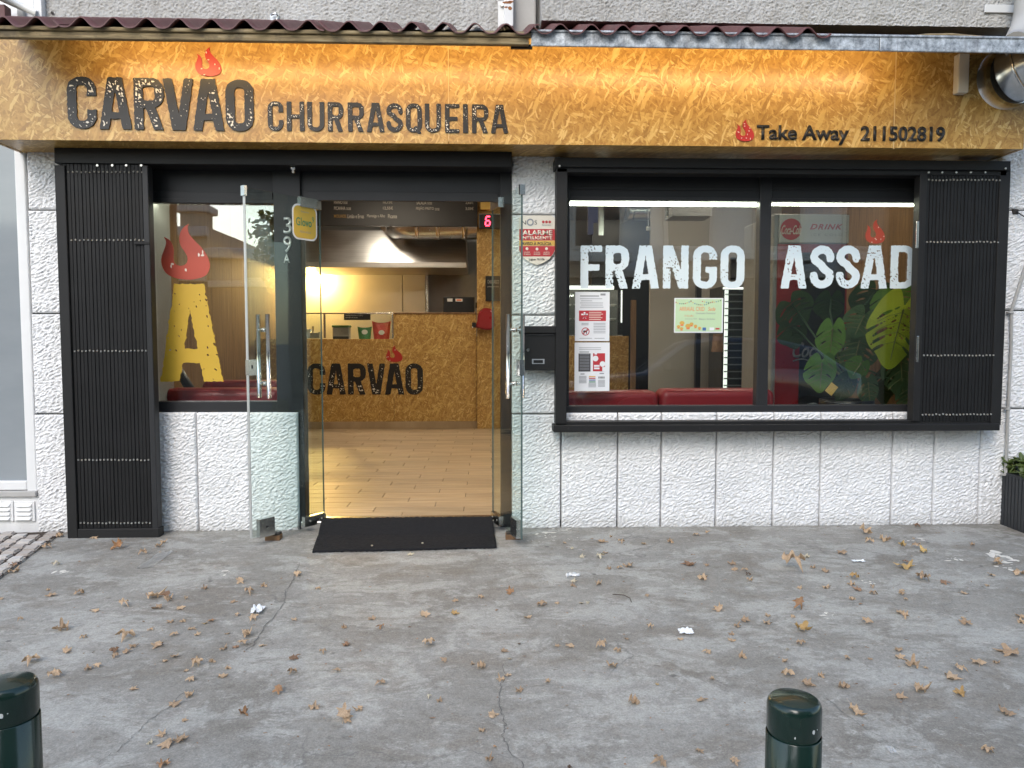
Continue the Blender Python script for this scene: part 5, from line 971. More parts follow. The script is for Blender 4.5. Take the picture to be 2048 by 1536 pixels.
# ------------------------------------------------------------------ right window interior: display case, fridges, cooler, fittings
YV = 5.0
vc = thing('glass_display_case', 'lit glass display case with shelves on the counter', 'display case', P(1190, 680, YV)); x0, x1, z0, z1 = pr(1110, 576, 1246, 676, YV)
put('glass_front', bx(x0, x1, YV, YV+.006, z0, z1), M['caseglass'], vc); put('top_light', bb(x0, X(1228, 576, YV), YV-.01, YV+.03, z1-.02, z1+.03, b=.005), M['ledcase'], vc); put('side_light', bb(x1-.03, x1-.012, YV-.012, YV-.004, z0+.20, z1-.03, b=.003), M['ledcase'], vc); put('back', bx(x0, x1, YV+.4, YV+.42, z0, z1), M['coolgrey'], vc); put('base', bb(x0, x1, YV-.01, YV+.42, z0-.001, z0+.04, b=.004), M['chrome'], vc)
for k in (.33, .62):
    sh_ = put('shelf', bx(x0, x1-.04, YV+.05, YV+.38, z0+(z1-z0)*k, z0+(z1-z0)*k+.01), M['caseglass'], vc)
    for j in range(4): put('dish', MB().lathe([(.001, 0), (.05, .0), (.09, .035), (.085, .036), (.045, .012), (.001, .012)], (x0+.15+j*.2, YV+.2, z0+(z1-z0)*k+.012), 18).mesh(), M['white_plastic'], sh_)
def fridge(px0, px1, py0, py1, Y, label, lit):
    x0, x1, z0, z1 = pr(px0, py0, px1, py1, Y); t = thing('display_fridge', label, 'fridge', ((x0+x1)/2, Y, FZ), 'tall glass fridges by the back wall')
    put('carcass', bb(x0-.02, x1+.02, Y+.02, Y+.45, FZ, z1+.02, b=.006), M['blackplastic'], t); put('inner_light', bx(x0, x0+(x1-x0)*lit, Y+.010, Y+.0199, z0-.3, z1-.02), M['ledcase'], t); put('top_light', bx(x0-.02, x1+.01, Y-.01, Y+.0195, z1-.012, z1+.008), M['ledcase'], t)
    for k in range(16): put('shelf', bx(x0, x1-.01, Y, Y+.0095, z0+(z1-z0)*k/16, z0+(z1-z0)*k/16+.012), M['coolgrey'], t)
    put('door_glass', bx(x0, x1, Y-.02, Y-.014, z0-.3, z1-.02), M['caseglass'], t)
fridge(1449, 1492, 576, 800, 2.6, 'tall lit drinks fridge with ribbed shelf edge near the poster', .16); fridge(1500, 1513, 576, 800, 2.45, 'narrow lit fridge edge just left of the window mullion', .35)
rs = put('lit_sign', pbox(1505, 452, 1530, 502, 2.4, .05, .004), M['redsign']); tag(rs, 'glowing red sign at the top behind the window mullion', 'sign')
bp = thing('brown_bag', 'amber plastic bag hanging below the green poster', 'bag', P(1433, 700, 2.5)); x0, x1, z0, z1 = pr(1423, 668, 1448, 704, 2.5); uu, vv_ = np.meshgrid(np.linspace(0, 1, 12), np.linspace(0, 1, 12)); put('front', gridmesh(x0+(x1-x0)*(uu*(1-.25*vv_)+.125*vv_), 2.5-.04*np.sin(uu*math.pi)*(1-.4*vv_)+.01*pnoise(uu*4, vv_*4, 71), z0+(z1-z0)*vv_), M['l_brown'], bp); put('back', bx(x0+.02, x1-.02, 2.505, 2.52, z0+.01, z1-.01), M['l_brown'], bp)
for nm, a, b_, Y, th, m, lab, cat in (('doorway_shade_panel', (1183, 440, 1300, 800), None, 6.0, .05, 'blackplastic', 'black panel for the shaded doorway at the back of the shop', 'doorway'), ('wall_post', (1392, 560, 1402, 800), None, 3.4, .06, 'blackplastic', 'dark upright post behind the green poster', 'post'), ('door_leaf', (1262, 600, 1272, 800), None, 3.8, .05, 'darkwood', 'thin brown upright board behind the lettering', 'board'), ('back_partition', (1300, 380, 1560, 800), None, 3.6, .05, 'wallin', 'greige partition wall behind the right window', 'partition'), ('ceiling_panel', (1176, 410, 1187, 469), None, 1.4, .03, 'purple', 'lilac panel hanging from the ceiling at the window left', 'panel'), ('ceiling_panel', (1187, 410, 1196, 445), None, 1.45, .03, 'purple', 'darker lilac panel beside the hanging foil strip', 'panel'), ('foil_strip', (1197, 408, 1208, 471), None, 1.2, .012, 'tape', 'crinkled silver foil strip hanging from the ceiling', 'strip'), ('foil_strip', (1331, 408, 1338, 434), None, 1.2, .012, 'tape', 'short silver foil strip hanging above the lettering', 'strip'), ('air_unit', (1345, 402, 1425, 432), None, 2.6, .3, 'coolgrey', 'grey ventilation unit under the ceiling', 'unit'), ('picture_panel', (1462, 515, 1500, 560), None, 3.5, .03, 'blackplastic', 'dark panel on the wall above the drinks fridge', 'panel')):  # the doorway is a flat black panel painted as its shade
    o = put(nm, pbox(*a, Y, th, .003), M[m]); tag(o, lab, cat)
fd = thing('ceiling_duct', 'ribbed silver flexible duct under the ceiling behind the window', 'duct', P(1280, 420, 1.9)); put('cone', MB().tube([P(1246, 418, 1.9), P(1266, 421, 1.9)], [.13, .075], 20).mesh(), M['duct'], fd)
put('hose', MB().tube([P(1266+k*1.6, 421, 1.9) for k in range(20)], [.075+.007*(k % 2) for k in range(20)], 20).mesh(), M['duct'], fd)
pdl = thing('pendant_sensor', 'small pale pendant hanging on a cord from the ceiling', 'pendant', P(1297, 457, 1.6)); put('cord', MB().tube([P(1296, 405, 1.6), P(1296.5, 452, 1.6)], .003, 6).mesh(), M['white_plastic'], pdl); put('knob', MB().tube([P(1293, 457, 1.6), P(1301, 457, 1.6)], [.018, .016], 10).mesh(), M['white_plastic'], pdl)
# drinks cooler
YD_ = 1.25
co_ = thing('drinks_cooler', 'tall red drinks cooler with white header behind the lettering', 'cooler', P(1620, 812, YD_)); x0, x1, z0, z1 = pr(1553, 430, 1693, 812, YD_)
put('cabinet', bb(x0-.03, x1, YD_+.012, YD_+.7, FZ, z1+.01, b=.01), M['coolgrey'], co_); put('side_panel', bb(x0, x0+.25, YD_, YD_+.0119, FZ+.1, Z(1600, 488, YD_), b=.002, seg=1), M['coolred'], co_); hdp = put('header', bb(x0+.005, x1-.005, YD_-.02, YD_+.0119, Z(1600, 486, YD_), z1, b=.004), M['coolwhite'], co_)
put('door_panel', bb(x0+.251, x1, YD_, YD_+.0119, FZ+.1, Z(1600, 488, YD_), b=.002, seg=1), M['coolred'], co_)
Yc = YD_-.021
dsc = disc(1582, 458.5, 21, Yc, M['inkred'], hdp, 0, .003); text('Coca-Cola', 1563, 450, 1603, 469, Yc-.0035, M['cream'], dsc, .001, .012, .45, space=.95)
text('DRINK', 1620, 448, 1686, 459, Yc, M['inkred'], hdp, .002, .03, .35, space=1.2); text('ICE COLD', 1622, 467, 1684, 472, Yc, M['inkgrey'], hdp, .001, .0, .0, space=1.5)
gp = put('door_glass_panel', pbox(1600, 505, 1688, 812, YD_-.006, .005), M['blackplastic'], co_); text('Coca-Cola', 1585, 684, 1702, 716, YD_-.0075, M['coolgrey'], co_, .002, .016, .45, space=.95)
bpa = [P(1586+k*6, 722-4*math.sin(k*.55), YD_-.009) for k in range(14)]; put('swash', MB().tube(bpa, .006, 6).mesh(), M['coolgrey'], co_)

# monstera
mo = thing('monstera_plant', 'large leafy monstera plant behind the right window pane', 'plant', P(1700, 812, .45))
pz = Z(1700, 800, .45); pc = P(1700, 790, .45); put('pot', fix(MB().lathe([(.001, FZ), (.13, FZ), (.17, pz-.05), (.18, pz-.05), (.18, pz), (.165, pz), (.16, pz-.02), (.001, pz-.02)], (pc.x, .50, 0), 28).mesh()), M['blackplastic'], mo)
def monstera(px, py, wpx, hpx, Y, rot, m, splits=5, holes=4, tip=0.0, seed=0, tilt=0.3):
    c = P(px, py, Y); wd = abs(X(px+wpx/2, py, Y)-X(px-wpx/2, py, Y)); hh = abs(Z(px, py-hpx/2, Y)-Z(px, py+hpx/2, Y)); rs_ = random.Random(seed)
    n_ = 44; xs = np.linspace(-.62, .62, n_); ys = np.linspace(-.62, .62, n_); gx, gy = np.meshgrid(xs, ys)
    rr = np.hypot(gx, gy*0.92); th = np.arctan2(gx, gy)             # heart: notch at the top (theta=0)
    rad = .50*(1-.55*np.exp(-(th/.22)**2)+.03*np.cos(3*th)) + .06*np.exp(-((np.abs(th)-math.pi)/.35)**2) - .06*np.exp(-((np.abs(th)-2.5)/.4)**2)
    s = rr-rad
    for sd_ in (-1, 1):
        for k in range(splits):
            y0 = .20-.58*k/max(1, splits); op = rs_.random() < .35; L_ = .62 if op else rs_.uniform(.36, .43); bx_, by_ = sd_*(.15+.03*rs_.random()), y0; ex, ey = sd_*L_, y0-(L_-.15)*.62
            wdt = .004+.020*np.sin(np.clip((np.abs(gx)-.13)/(L_-.13+.001), 0, 1)*math.pi*(.55 if op else 1)); s = np.maximum(s, -(pline(gx, gy, [(bx_, by_), ((bx_+ex)/2, (by_+ey)/2+.015), (ex, ey)], .0)-wdt))
        for k in range(holes): y0 = .24-.46*k/max(1, holes)+rs_.uniform(-.02, .02); s = np.maximum(s, -(pline(gx, gy, [(sd_*.075, y0), (sd_*.125, y0-.03)], .028)))
    V, F, S = msquares(s, xs, ys); ca, sa_ = math.cos(rot), math.sin(rot)
    def mp(a, b_):
        dz = .35*abs(a)**1.5 - .28*(b_-.1)**2*(1 if b_ < 0 else .3) + .02*math.sin(a*22+abs(b_)*9)*abs(a)*2
        ax, az = a*wd*ca-b_*hh*sa_, a*wd*sa_+b_*hh*ca; return (c.x+ax, c.y+dz*wd*.6-az*tilt, c.z+az)
    b = MB().add([mp(*q) for q in V], F, True); o = put('leaf', b.mesh(), M[m], mo)
    rb = MB().tube([Vector(mp(0, .22-.68*k/6))+Vector((0, -.003, 0)) for k in range(7)], [.005-.0005*k for k in range(7)], 5)
    for sd_ in (-1, 1):
        for k in range(4): rb.tube([Vector(mp(0, .18-.13*k))+Vector((0, -.002, 0)), Vector(mp(sd_*.2, .12-.13*k))+Vector((0, -.002, 0)), Vector(mp(sd_*.36, .03-.13*k))+Vector((0, -.002, 0))], .0016, 4)
    put('vein', rb.mesh(), M['stem' if m != 'g4' else 'g4'], o)
    top = Vector(mp(0, .2)); base = P(1700, 770, .48); mid = top.lerp(base, .5)+Vector((0, .10, .06)); put('stalk', MB().tube([top, top.lerp(mid, .5)+Vector((0, .04, .03)), mid, mid.lerp(base, .55), base], [.006, .007, .007, .009, .010], 7).mesh(), M['stem' if m in ('g1', 'g2') else 'g3'], mo)
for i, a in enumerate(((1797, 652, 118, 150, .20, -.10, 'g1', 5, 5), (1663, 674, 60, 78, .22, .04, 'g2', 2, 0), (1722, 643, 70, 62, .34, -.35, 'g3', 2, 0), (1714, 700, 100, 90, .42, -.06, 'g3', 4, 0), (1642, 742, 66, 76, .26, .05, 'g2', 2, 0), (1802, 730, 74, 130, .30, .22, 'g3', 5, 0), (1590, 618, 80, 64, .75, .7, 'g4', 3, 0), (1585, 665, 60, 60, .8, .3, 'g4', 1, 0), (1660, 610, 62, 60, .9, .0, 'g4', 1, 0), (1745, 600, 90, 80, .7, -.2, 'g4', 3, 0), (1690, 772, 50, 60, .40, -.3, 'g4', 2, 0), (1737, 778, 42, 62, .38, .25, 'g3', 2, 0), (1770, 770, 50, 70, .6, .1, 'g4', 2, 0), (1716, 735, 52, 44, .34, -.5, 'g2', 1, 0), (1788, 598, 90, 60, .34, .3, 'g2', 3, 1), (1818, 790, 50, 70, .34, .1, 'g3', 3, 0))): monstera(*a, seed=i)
o = put('plant_tag', bb(-.028, .028, -.002, .002, -.036, .036, b=.001, seg=1), M['gold']); o.location = P(1663, 778, .22); o.rotation_euler = (0, R(38), 0); tag(o, 'small amber card hanging among the monstera leaves', 'card')

# ------------------------------------------------------------------ left neighbour: window with film, vents
nb = thing('neighbour_window', 'white framed window with grey frosted film at the left edge', 'window', P(20, 985, 0)); x1 = X(76, 680, .0); xf = X(44, 300, .0)
xo = X(66, 780, 0.0); put('film_pane', bx(-5.5, xo-.06, .02, .03, Z(20, 965, 0), 2.45), M['film'], nb); put('stile', bb(xo-.055, xo+.005, -.008, .03, Z(20, 984, 0), 2.45, b=.006), M['white_plastic'], nb); put('bottom_rail', bb(-5.5, xo-.056, -.008, .03, Z(20, 980, 0), Z(20, 962, 0), b=.006), M['white_plastic'], nb); put('sill', bb(-5.5, xo+.01, -.03, .02, Z(20, 992, 0), Z(20, 981, 0), b=.004), M['smooth_plaster'], nb); put('base_wall', bb(-5.5, xo+.012, -.006, .02, -.02, Z(20, 992.5, 0), b=.003), M['white'], nb)
for k, (a, b_) in enumerate(((-14, 26), (28, 69))):
    v = thing('wall_vent', ('left louvred white wall vent at the picture edge', 'right louvred white wall vent beside the pillar')[k], 'vent', P((a+b_)/2, 1043, -.01), 'white louvred wall vents')
    put('frame', pbox(a, 1003, b_, 1043, -.016, .010, .002), M['white_plastic'], v)
    for j in range(4):
        x0, x1, z0, z1 = pr(a+3, 1006+j*8.8, b_-4, 1006+j*8.8+7.6, -.016); put('louvre', fix(MB().add([(x0, -.016, z1), (x1, -.016, z1), (x1-.012, -.030, z0+.003), (x0+.012, -.030, z0+.003), (x0, -.016, z0), (x1, -.016, z0)], [(0, 1, 2, 3), (3, 2, 5, 4), (0, 3, 4), (1, 5, 2)]).mesh()), M['white_plastic'], v)
# conduit and planter on the right
cd_ = thing('wall_conduit', 'thin grey conduit running up the white wall at right', 'conduit', P(2010, 1040, -.03)); put('pipe', MB().tube([P(2008, 1045, -.03), P(2011, 960, -.03), P(2016, 815, -.03), P(2022, 700, -.03), P(2023, 620, -.03), P(2030, 600, -.03), P(2052, 530, -.03), P(2075, 470, -.03)], .0105, 10).mesh(), M['smooth_plaster'], cd_)
for px, py in ((2017, 818), (2023, 625), (2011, 950)): put('clip', pbox(px-5, py-2, px+5, py+2, -.045, .03, .002), M['smooth_plaster'], cd_)
put('wire', MB().tube([P(2033, 423, -.02), P(2040, 428, -.03), P(2060, 440, -.03)], .004, 6).mesh(), M['blackplastic'], cd_); put('wire_hole', pbox(2026, 418, 2038, 428, -.018, .02, .004), M['dark'], cd_)
pt = thing('planter', 'dark ribbed square planter at the right edge with a succulent', 'planter', G(2040, 1075)); c = G(2004, 1068); px0_ = c.x+.14; pw = .34; ph = Z(2030, 957, c.y)
yb0 = c.y-.10; z0 = gz_at(px0_, yb0)-.004
put('tub', bb(px0_+.006, px0_+pw, yb0+.006, yb0+pw, z0, ph, b=.008), M['terracotta'], pt)
for k in range(11): put('rib', bb(px0_+.01+k*.03, px0_+.032+k*.03, yb0, yb0+.0055, z0+.01, ph-.012, b=.002, seg=1), M['terracotta'], pt)
for k in range(10): put('rib', bb(px0_, px0_+.0055, yb0+.02+k*.03, yb0+.042+k*.03, z0+.01, ph-.012, b=.002, seg=1), M['terracotta'], pt)
su = thing('succulent', 'green fleshy leaved succulent growing in the dark planter', 'plant', (px0_+.17, yb0+.17, ph))
lb = bmesh.new(); bmesh.ops.create_uvsphere(lb, u_segments=8, v_segments=6, radius=1)
for v in lb.verts: v.co = Vector((v.co.x*.018*(1.1-.4*v.co.z), v.co.y*.006, (v.co.z+1)*.032))
lme = bpy.data.meshes.new('succulent_leaf'); lb.to_mesh(lme); lb.free(); [setattr(p, 'use_smooth', True) for p in lme.polygons]; lme.materials.append(M['succ'])
for k in range(24):
    b0 = Vector((px0_+.05+random.random()*.24, yb0+.05+random.random()*.24, ph-.03)); tp = b0+Vector((random.uniform(-.07, .04), random.uniform(-.07, .04), random.uniform(.06, .14))); put('stem', MB().tube([b0, b0.lerp(tp, .6)+Vector((0, 0, .01)), tp], [.008, .007, .005], 6).mesh(), M['stem'], su)
    for j in range(9):
        o = bpy.data.objects.new('leaf', lme); link(o); o.parent = su; o.matrix_parent_inverse = Matrix.Translation(-WLOC[su.name]); o.location = tp-Vector((0, 0, .006*j)); o.rotation_euler = (R(random.uniform(25, 85)), 0, j*2.4+random.random()); s_ = random.uniform(.8, 1.3); o.scale = (s_, s_, s_)

# ------------------------------------------------------------------ bollards
def bollard(px, pyt, dpx, dist, label):
    Yb = -CAM_D+dist; c = P(px, pyt+14, Yb); r = dpx/2/F_PX*dist*1.0; zt = c.z; t = thing('bollard', label, 'bollard', (c.x, Yb, SLOPE*Yb), 'dark green bollards'); zg = SLOPE*Yb-.02; g = zt-.082
    put('post', fix(MB().lathe([(r*1.02, zg), (r*1.02, g), (r*1.0, g+.001)], (c.x, Yb, 0), 48).mesh()), M['bollard'], t); put('groove', fix(MB().lathe([(r*.955, g-.001), (r*.955, g+.008)], (c.x, Yb, 0), 48).mesh()), M['bollard'], t)
    top = [(r*.99, g+.008), (r, g+.010), (r, zt-.028)]+[(r*(.80+.20*math.cos(a)), zt-.028+.018*math.sin(a)) for a in np.linspace(.1, math.pi/2, 9)]+[(r*.6, zt-.0075), (r*.3, zt-.005), (.0005, zt-.004)]; put('cap', fix(MB().lathe(top, (c.x, Yb, 0), 48).mesh()), M['bollard'], t)
    b = MB()
    for a, dz, s_ in ((.35, -.055, .0042), (-.35, -.066, .0018), (.55, -.052, .0012), (.1, -.20, .002), (-.2, -.26, .0015)):
        ang = -math.pi/2+a; q = Vector((c.x+math.cos(ang)*r*(1.004 if dz > -.08 else 1.024), Yb+math.sin(ang)*r*(1.004 if dz > -.08 else 1.024), zt+dz)); tn = Vector((-math.sin(ang), math.cos(ang), 0)); bl_ = blob(s_); b.add([q+tn*x_+Vector((0, 0, y_)) for x_, y_ in bl_], [tuple(range(len(bl_)))])
    put('paint_chips', b.mesh(), M['chip'], t)
bollard(1589, 1372, 109, 1.42, 'dark green bollard with chipped paint at the lower right'); bollard(14, 1338, 108, 1.42, 'dark green bollard cut off by the lower left corner')

# ------------------------------------------------------------------ dry leaves, each one an object
def leaf_mesh(seed):
    rs_ = random.Random(seed); n_, rings = 40, 4; vv = [(0, 0, 0)]; ff = []; curl = rs_.uniform(.3, 1.5); fold = rs_.uniform(-.5, .9); ph = rs_.uniform(0, 6)
    lobes = [(0, .52, .30), (1.05, .44, .28), (-1.05, .44, .28), (2.0, .34, .30), (-2.0, .34, .30)]; broken = rs_.uniform(-3, 3) if rs_.random() < .5 else 9
    for i in range(1, rings+1):
        for k in range(n_):
            th = -math.pi+2*math.pi*k/n_; r = .24
            for a, h, w_ in lobes: r = max(r, .20+(h-.20)*max(0, 1-abs(th-a)/w_/1.35))
            r *= 1+.10*math.sin(th*13+ph)*(i == rings)+rs_.uniform(-.05, .05)*(i == rings)
            if abs(th-broken) < .5: r *= .65
            r *= i/rings; x, y = r*math.sin(th), r*math.cos(th)
            z = curl*(x*x*1.1+(y-.1)**2*.5)+fold*abs(x)*.30+.05*math.sin(x*11+ph)*math.cos(y*9)+(.12*curl*(i == rings)*math.sin(th*4+ph))
            vv.append((x, y, z))
    for k in range(n_): ff.append((0, 1+k, 1+(k+1) % n_))
    for i in range(rings-1):
        for k in range(n_): a = 1+i*n_+k; b_ = 1+i*n_+(k+1) % n_; ff.append((a, a+n_, b_+n_, b_))
    st_ = [(0, -.1, .01), (.012, -.1, .01), (.02, -.5, .06+.1*curl), (.008, -.5, .06+.1*curl)]; b0 = len(vv); vv += st_; ff.append((b0, b0+1, b0+2, b0+3))
    flip = rs_.random() < .45; vv = np.array(vv); 
    if flip: vv[:, 2] *= -1
    vv[:, 2] -= vv[:, 2].min(); me = bpy.data.meshes.new('leaf%d' % seed); me.from_pydata([tuple(v) for v in vv], [], ff); me.polygons.foreach_set('use_smooth', [True]*len(ff)); return me
LM = {}
for key in ('tan', 'brown', 'yellow', 'orange', 'pale', 'dark'):
    LM[key] = []
    for k in range(12 if key == 'tan' else 6):
        me = leaf_mesh(hash_ := (ord(key[0])*31+ord(key[1])*7+k)); me.materials.append(M['l_'+key]); LM[key].append(me)
C4 = '680,275,80,o 825,310,60 920,300,30 930,245,40 905,268,60 540,215,60 480,195,80,p 548,185,45 340,210,50 360,175,60,b 265,275,60 68,385,55,b 75,412,60 322,373,45,p 295,548,60 450,540,60 275,515,30 550,637,50 705,607,65 875,562,100 958,555,75,b 965,575,60 1065,568,40 905,620,70 1030,622,60 1175,508,45 1380,470,60 1425,532,70 1510,495,50 1335,583,40 1705,432,55 1820,508,50 120,690,40 360,745,80 480,787,50 720,790,110 765,838,65 385,865,80 655,868,60,b 722,870,60 660,895,55 910,828,75 860,742,40 980,693,50 1050,693,40 1000,770,60 1095,735,50 1130,768,55 1215,688,60,o 1175,705,35,y 1450,682,65 1360,660,40 1690,680,45 1415,775,80 1405,825,80 1355,838,50,b 1280,855,60 1500,832,50 1300,763,35 1000,895,65 945,920,40 185,928,90 505,968,70 568,948,50 300,1015,80 1125,943,85 1065,975,40 1210,926,40 1305,962,35 1275,1008,60 1100,1027,60 1085,1125,70 760,1082,65 995,1178,70 1680,907,75,b 1850,875,45 1935,985,75 1675,992,70 1600,1105,75,o 1400,1228,80,o 1800,1195,75 1970,1262,100 930,1348,65 960,1405,100 1030,1378,100 865,1395,45,p 1055,1265,50 930,1525,80,o 1985,830,45,b 1970,727,40 10,565,30'
C5 = '1530,123,65 1645,130,45 1775,137,45 1930,127,45 1585,97,30 1312,132,35 1360,165,30,p 1555,188,45 1415,215,40,p 1520,215,50,p 1690,270,75 1635,283,40 1575,283,35 1365,360,40,p 1360,385,40 1515,373,55 2030,258,60,b 1000,430,60,o 823,450,45 677,472,40 1180,502,75 1272,490,30 1410,488,40,p 1450,488,25,p 190,575,55 490,555,85 668,545,55,y 1097,572,65 240,628,55,o 25,625,40 35,730,55,b 525,740,80 1815,632,60 1675,695,40 955,765,60 1350,740,60 1268,735,50 1545,758,90 1625,768,50 1050,730,30,d 610,830,50 775,843,40 825,868,70 990,815,40,p 1590,860,75 985,910,45 940,938,60 1215,945,40 245,960,60 1053,1000,65 585,1062,60 115,1115,65 40,1170,100 890,1143,80 835,1232,50 905,1325,35,o 1710,1070,90 870,1410,70 1340,1440,40,d 1870,1420,90 1800,445,30 1855,960,25,y 410,200,45,p 520,1040,40,p'
C6 = '215,78,50 152,88,50 1120,72,75 1157,125,60 1235,118,70 1270,105,40,b 1345,150,65,y 1435,158,50 1465,182,60,y 1000,193,75 790,215,70,p 1410,105,25 1430,32,50,b 1750,145,35 115,258,80,b 212,260,40 360,248,65 375,287,60 437,290,40 455,318,35,d 190,338,75 457,350,50 700,278,140 825,277,40 900,297,60 1068,340,60,y 1055,375,50 1365,275,110,y 1360,245,35,b 1450,320,35 1460,345,110 1585,362,60,b 1885,248,65 1860,323,65 2025,315,90 1835,378,40 1705,423,50 1335,430,45 1365,462,40 1340,412,35 1175,427,60 1090,405,60,b 905,395,60 752,397,45 1175,390,40 1050,462,45 745,505,80,o 282,522,80 568,557,45 437,585,70 385,620,55 560,602,55 360,662,45 355,698,65 708,567,35 762,638,95,y 760,727,55 1138,598,65 1328,540,55 1360,563,60 1695,570,40 1710,603,75 2025,560,70 2030,593,50 220,767,50 415,793,60 665,820,50 680,757,25,p 1325,760,70 1325,800,65 1025,808,50 1160,808,35 1405,850,95 1480,858,30 1670,873,65 1620,912,110 1790,835,90 1970,772,120 680,905,75 875,905,50 245,917,50 790,955,110 1000,970,80 1330,1027,90 1445,990,100 1685,1012,80,y 178,1043,75 1065,1112,95 1935,1117,125 168,1330,60 372,1390,70 1840,1340,70 60,690,40 1890,830,40'
SPECIAL = {(4,680,275): 'upright orange leaf between the left grille and the plastic sheet', (4,958,555): 'curled dark brown leaf standing in a clump on the left concrete', (4,1600,1105): 'orange brown pointed leaf in the left foreground', (4,1970,1262): 'large arched brown leaf in the foreground, biggest in the centre', (4,1400,1228): 'smooth orange brown leaf in the left foreground', (5,1000,430): 'small orange leaf standing upright in front of the door mat', (5,905,1325): 'tiny red leaf in the centre foreground', (6,762,638): 'large bright yellow rounded leaf right of centre', (6,1365,275): 'wide yellow leaf lying right of centre near the wall', (6,745,505): 'orange leaf with a raised lobe right of centre', (6,1935,1117): 'wide brown leaf at the far right foreground', (6,1685,1012): 'flat yellow leaf behind and right of the bollard', (6,115,258): 'reddish brown curled leaf in front of the display window', (6,1585,362): 'dark brown curled leaf at right, before the planter', (6,700,278): 'long pale tan leaf in front of the wall panels'}
LEAVES = []
KEY = {'o': 'orange', 'p': 'pale', 'b': 'brown', 'y': 'yellow', 'd': 'dark'}
NAMES = {'tan': 'small dry tan plane leaf lying on the grey concrete', 'orange': 'dry orange leaf lying flat on the grey concrete', 'pale': 'pale bleached leaf scrap lying on the grey concrete', 'brown': 'dry dark brown leaf lying on the grey concrete', 'yellow': 'small dry yellow leaf lying on the grey concrete', 'dark': 'blackened leaf scrap lying on the grey concrete'}
def leaf(name, ci, cxp, cyp, px, py, wpx, kind):
    g = G(px, py); depth = (g-CAMP).dot(_R @ Vector((0, 0, -1))); wm = wpx/F_PX*depth; me = random.choice(LM[kind]); o = bpy.data.objects.new(name, me); link(o); s_ = wm/.84
    up = (ci, cxp, cyp) in ((4, 680, 275), (4, 958, 555), (4, 1600, 1105), (5, 1000, 430), (6, 745, 505), (5, 40, 1170), (4, 1970, 1262), (4, 1380, 470))
    tx, ty = (R(random.uniform(28, 48)), R(random.uniform(-15, 15))) if up else (R(random.gauss(4, 8)), R(random.gauss(0, 8)))
    rot = Matrix.Rotation(random.uniform(0, 6.28), 3, 'Z'); rot = Matrix.Rotation(tx, 3, 'X') @ Matrix.Rotation(ty, 3, 'Y') @ rot; sz = random.uniform(.75, 1.15)*(1.15 if wpx > 25 else 1)
    mz = min((rot @ Vector((v.co.x*s_*.9, v.co.y*s_*.9, v.co.z*s_*sz))).z for v in me.vertices)
    o.rotation_euler = rot.to_euler(); qx, qy = random.uniform(.72, 1.12), random.uniform(.72, 1.12); o.scale = (s_*qx, s_*qy, s_*sz); o.location = (g.x, g.y, gz_at(g.x, g.y)-mz+.001)
    sp_ = SPECIAL.get((ci, cxp, cyp)); tag(o, sp_ or NAMES[kind], 'leaf', 'fallen leaves on the forecourt')
    if not sp_: LEAVES.append((o, kind, px, py))
for ci, data, ox, oy, k in ((4, C4, 0, 1000, 2.866), (5, C5, 680, 1040, 2.926), (6, C6, 1340, 1040, 2.893)):
    for tkn in data.split():
        q = tkn.split(','); a, b_, w_ = int(q[0]), int(q[1]), int(q[2]); leaf('dry_leaf', ci, a, b_, ox+a/k, oy+b_/k+1.5, w_/k*1.12, KEY[q[3]] if len(q) > 3 else 'tan')
MARKS = [('the left bollard', 24, 1400), ('the right bollard', 1590, 1450), ('the door mat', 810, 1105), ('the left folded grille', 220, 1066), ('the planter', 2020, 1085), ('the crumpled white tissue', 516, 1223), ('the torn white paper scrap', 1372, 1266), ('the flat plastic sheet', 311, 1121), ('the left door wedge', 545, 1080), ('the right door wedge', 1028, 1078), ('the large bright yellow leaf', 1603, 1260), ('the upright brown leaf clump', 334, 1192), ('the large arched foreground leaf', 688, 1440), ('the orange pointed foreground leaf', 558, 1385), ('the flat yellow leaf by the bollard', 1922, 1390), ('the wide brown far right leaf', 2009, 1426), ('the clear plastic wrapper', 1146, 1154), ('the small upright orange leaf', 1022, 1187), ('the tiny red leaf', 989, 1493), ('the long pale tan leaf', 1582, 1136), ('the wide yellow leaf near the wall', 1812, 1135), ('the cobbled strip', 60, 1110), ('the centre foreground crack', 1005, 1400), ('the curved dark twig', 1245, 1192), ('the reddish curled leaf', 1380, 1129), ('the smooth orange foreground leaf', 488, 1428), ('the raised orange leaf', 1597, 1214), ('the dark curled leaf before the planter', 1888, 1165)]
ORD = ['nearest'] + [w_+' nearest' for w_ in 'second third fourth fifth sixth seventh eighth ninth tenth eleventh twelfth thirteenth fourteenth fifteenth sixteenth seventeenth eighteenth nineteenth twentieth twenty-first twenty-second twenty-third twenty-fourth twenty-fifth'.split()]
near = {}
for o, kind, px, py in LEAVES:
    g = G(px, py); best = min(((g-G(mx2, my2)).length, nm) for nm, mx2, my2 in MARKS); near.setdefault((best[1], kind), []).append((best[0], o, px, py))
for (nm, kind), L_ in near.items():
    L_.sort(key=lambda q: q[0])
    for i, (d_, o, px, py) in enumerate(L_): o['label'] = ('%s dry %s leaf on the concrete, %s to %s' % ('', {'dark': 'blackened', 'pale': 'bleached'}.get(kind, kind), ORD[i] if len(L_) > 1 else 'nearest', nm)).strip()
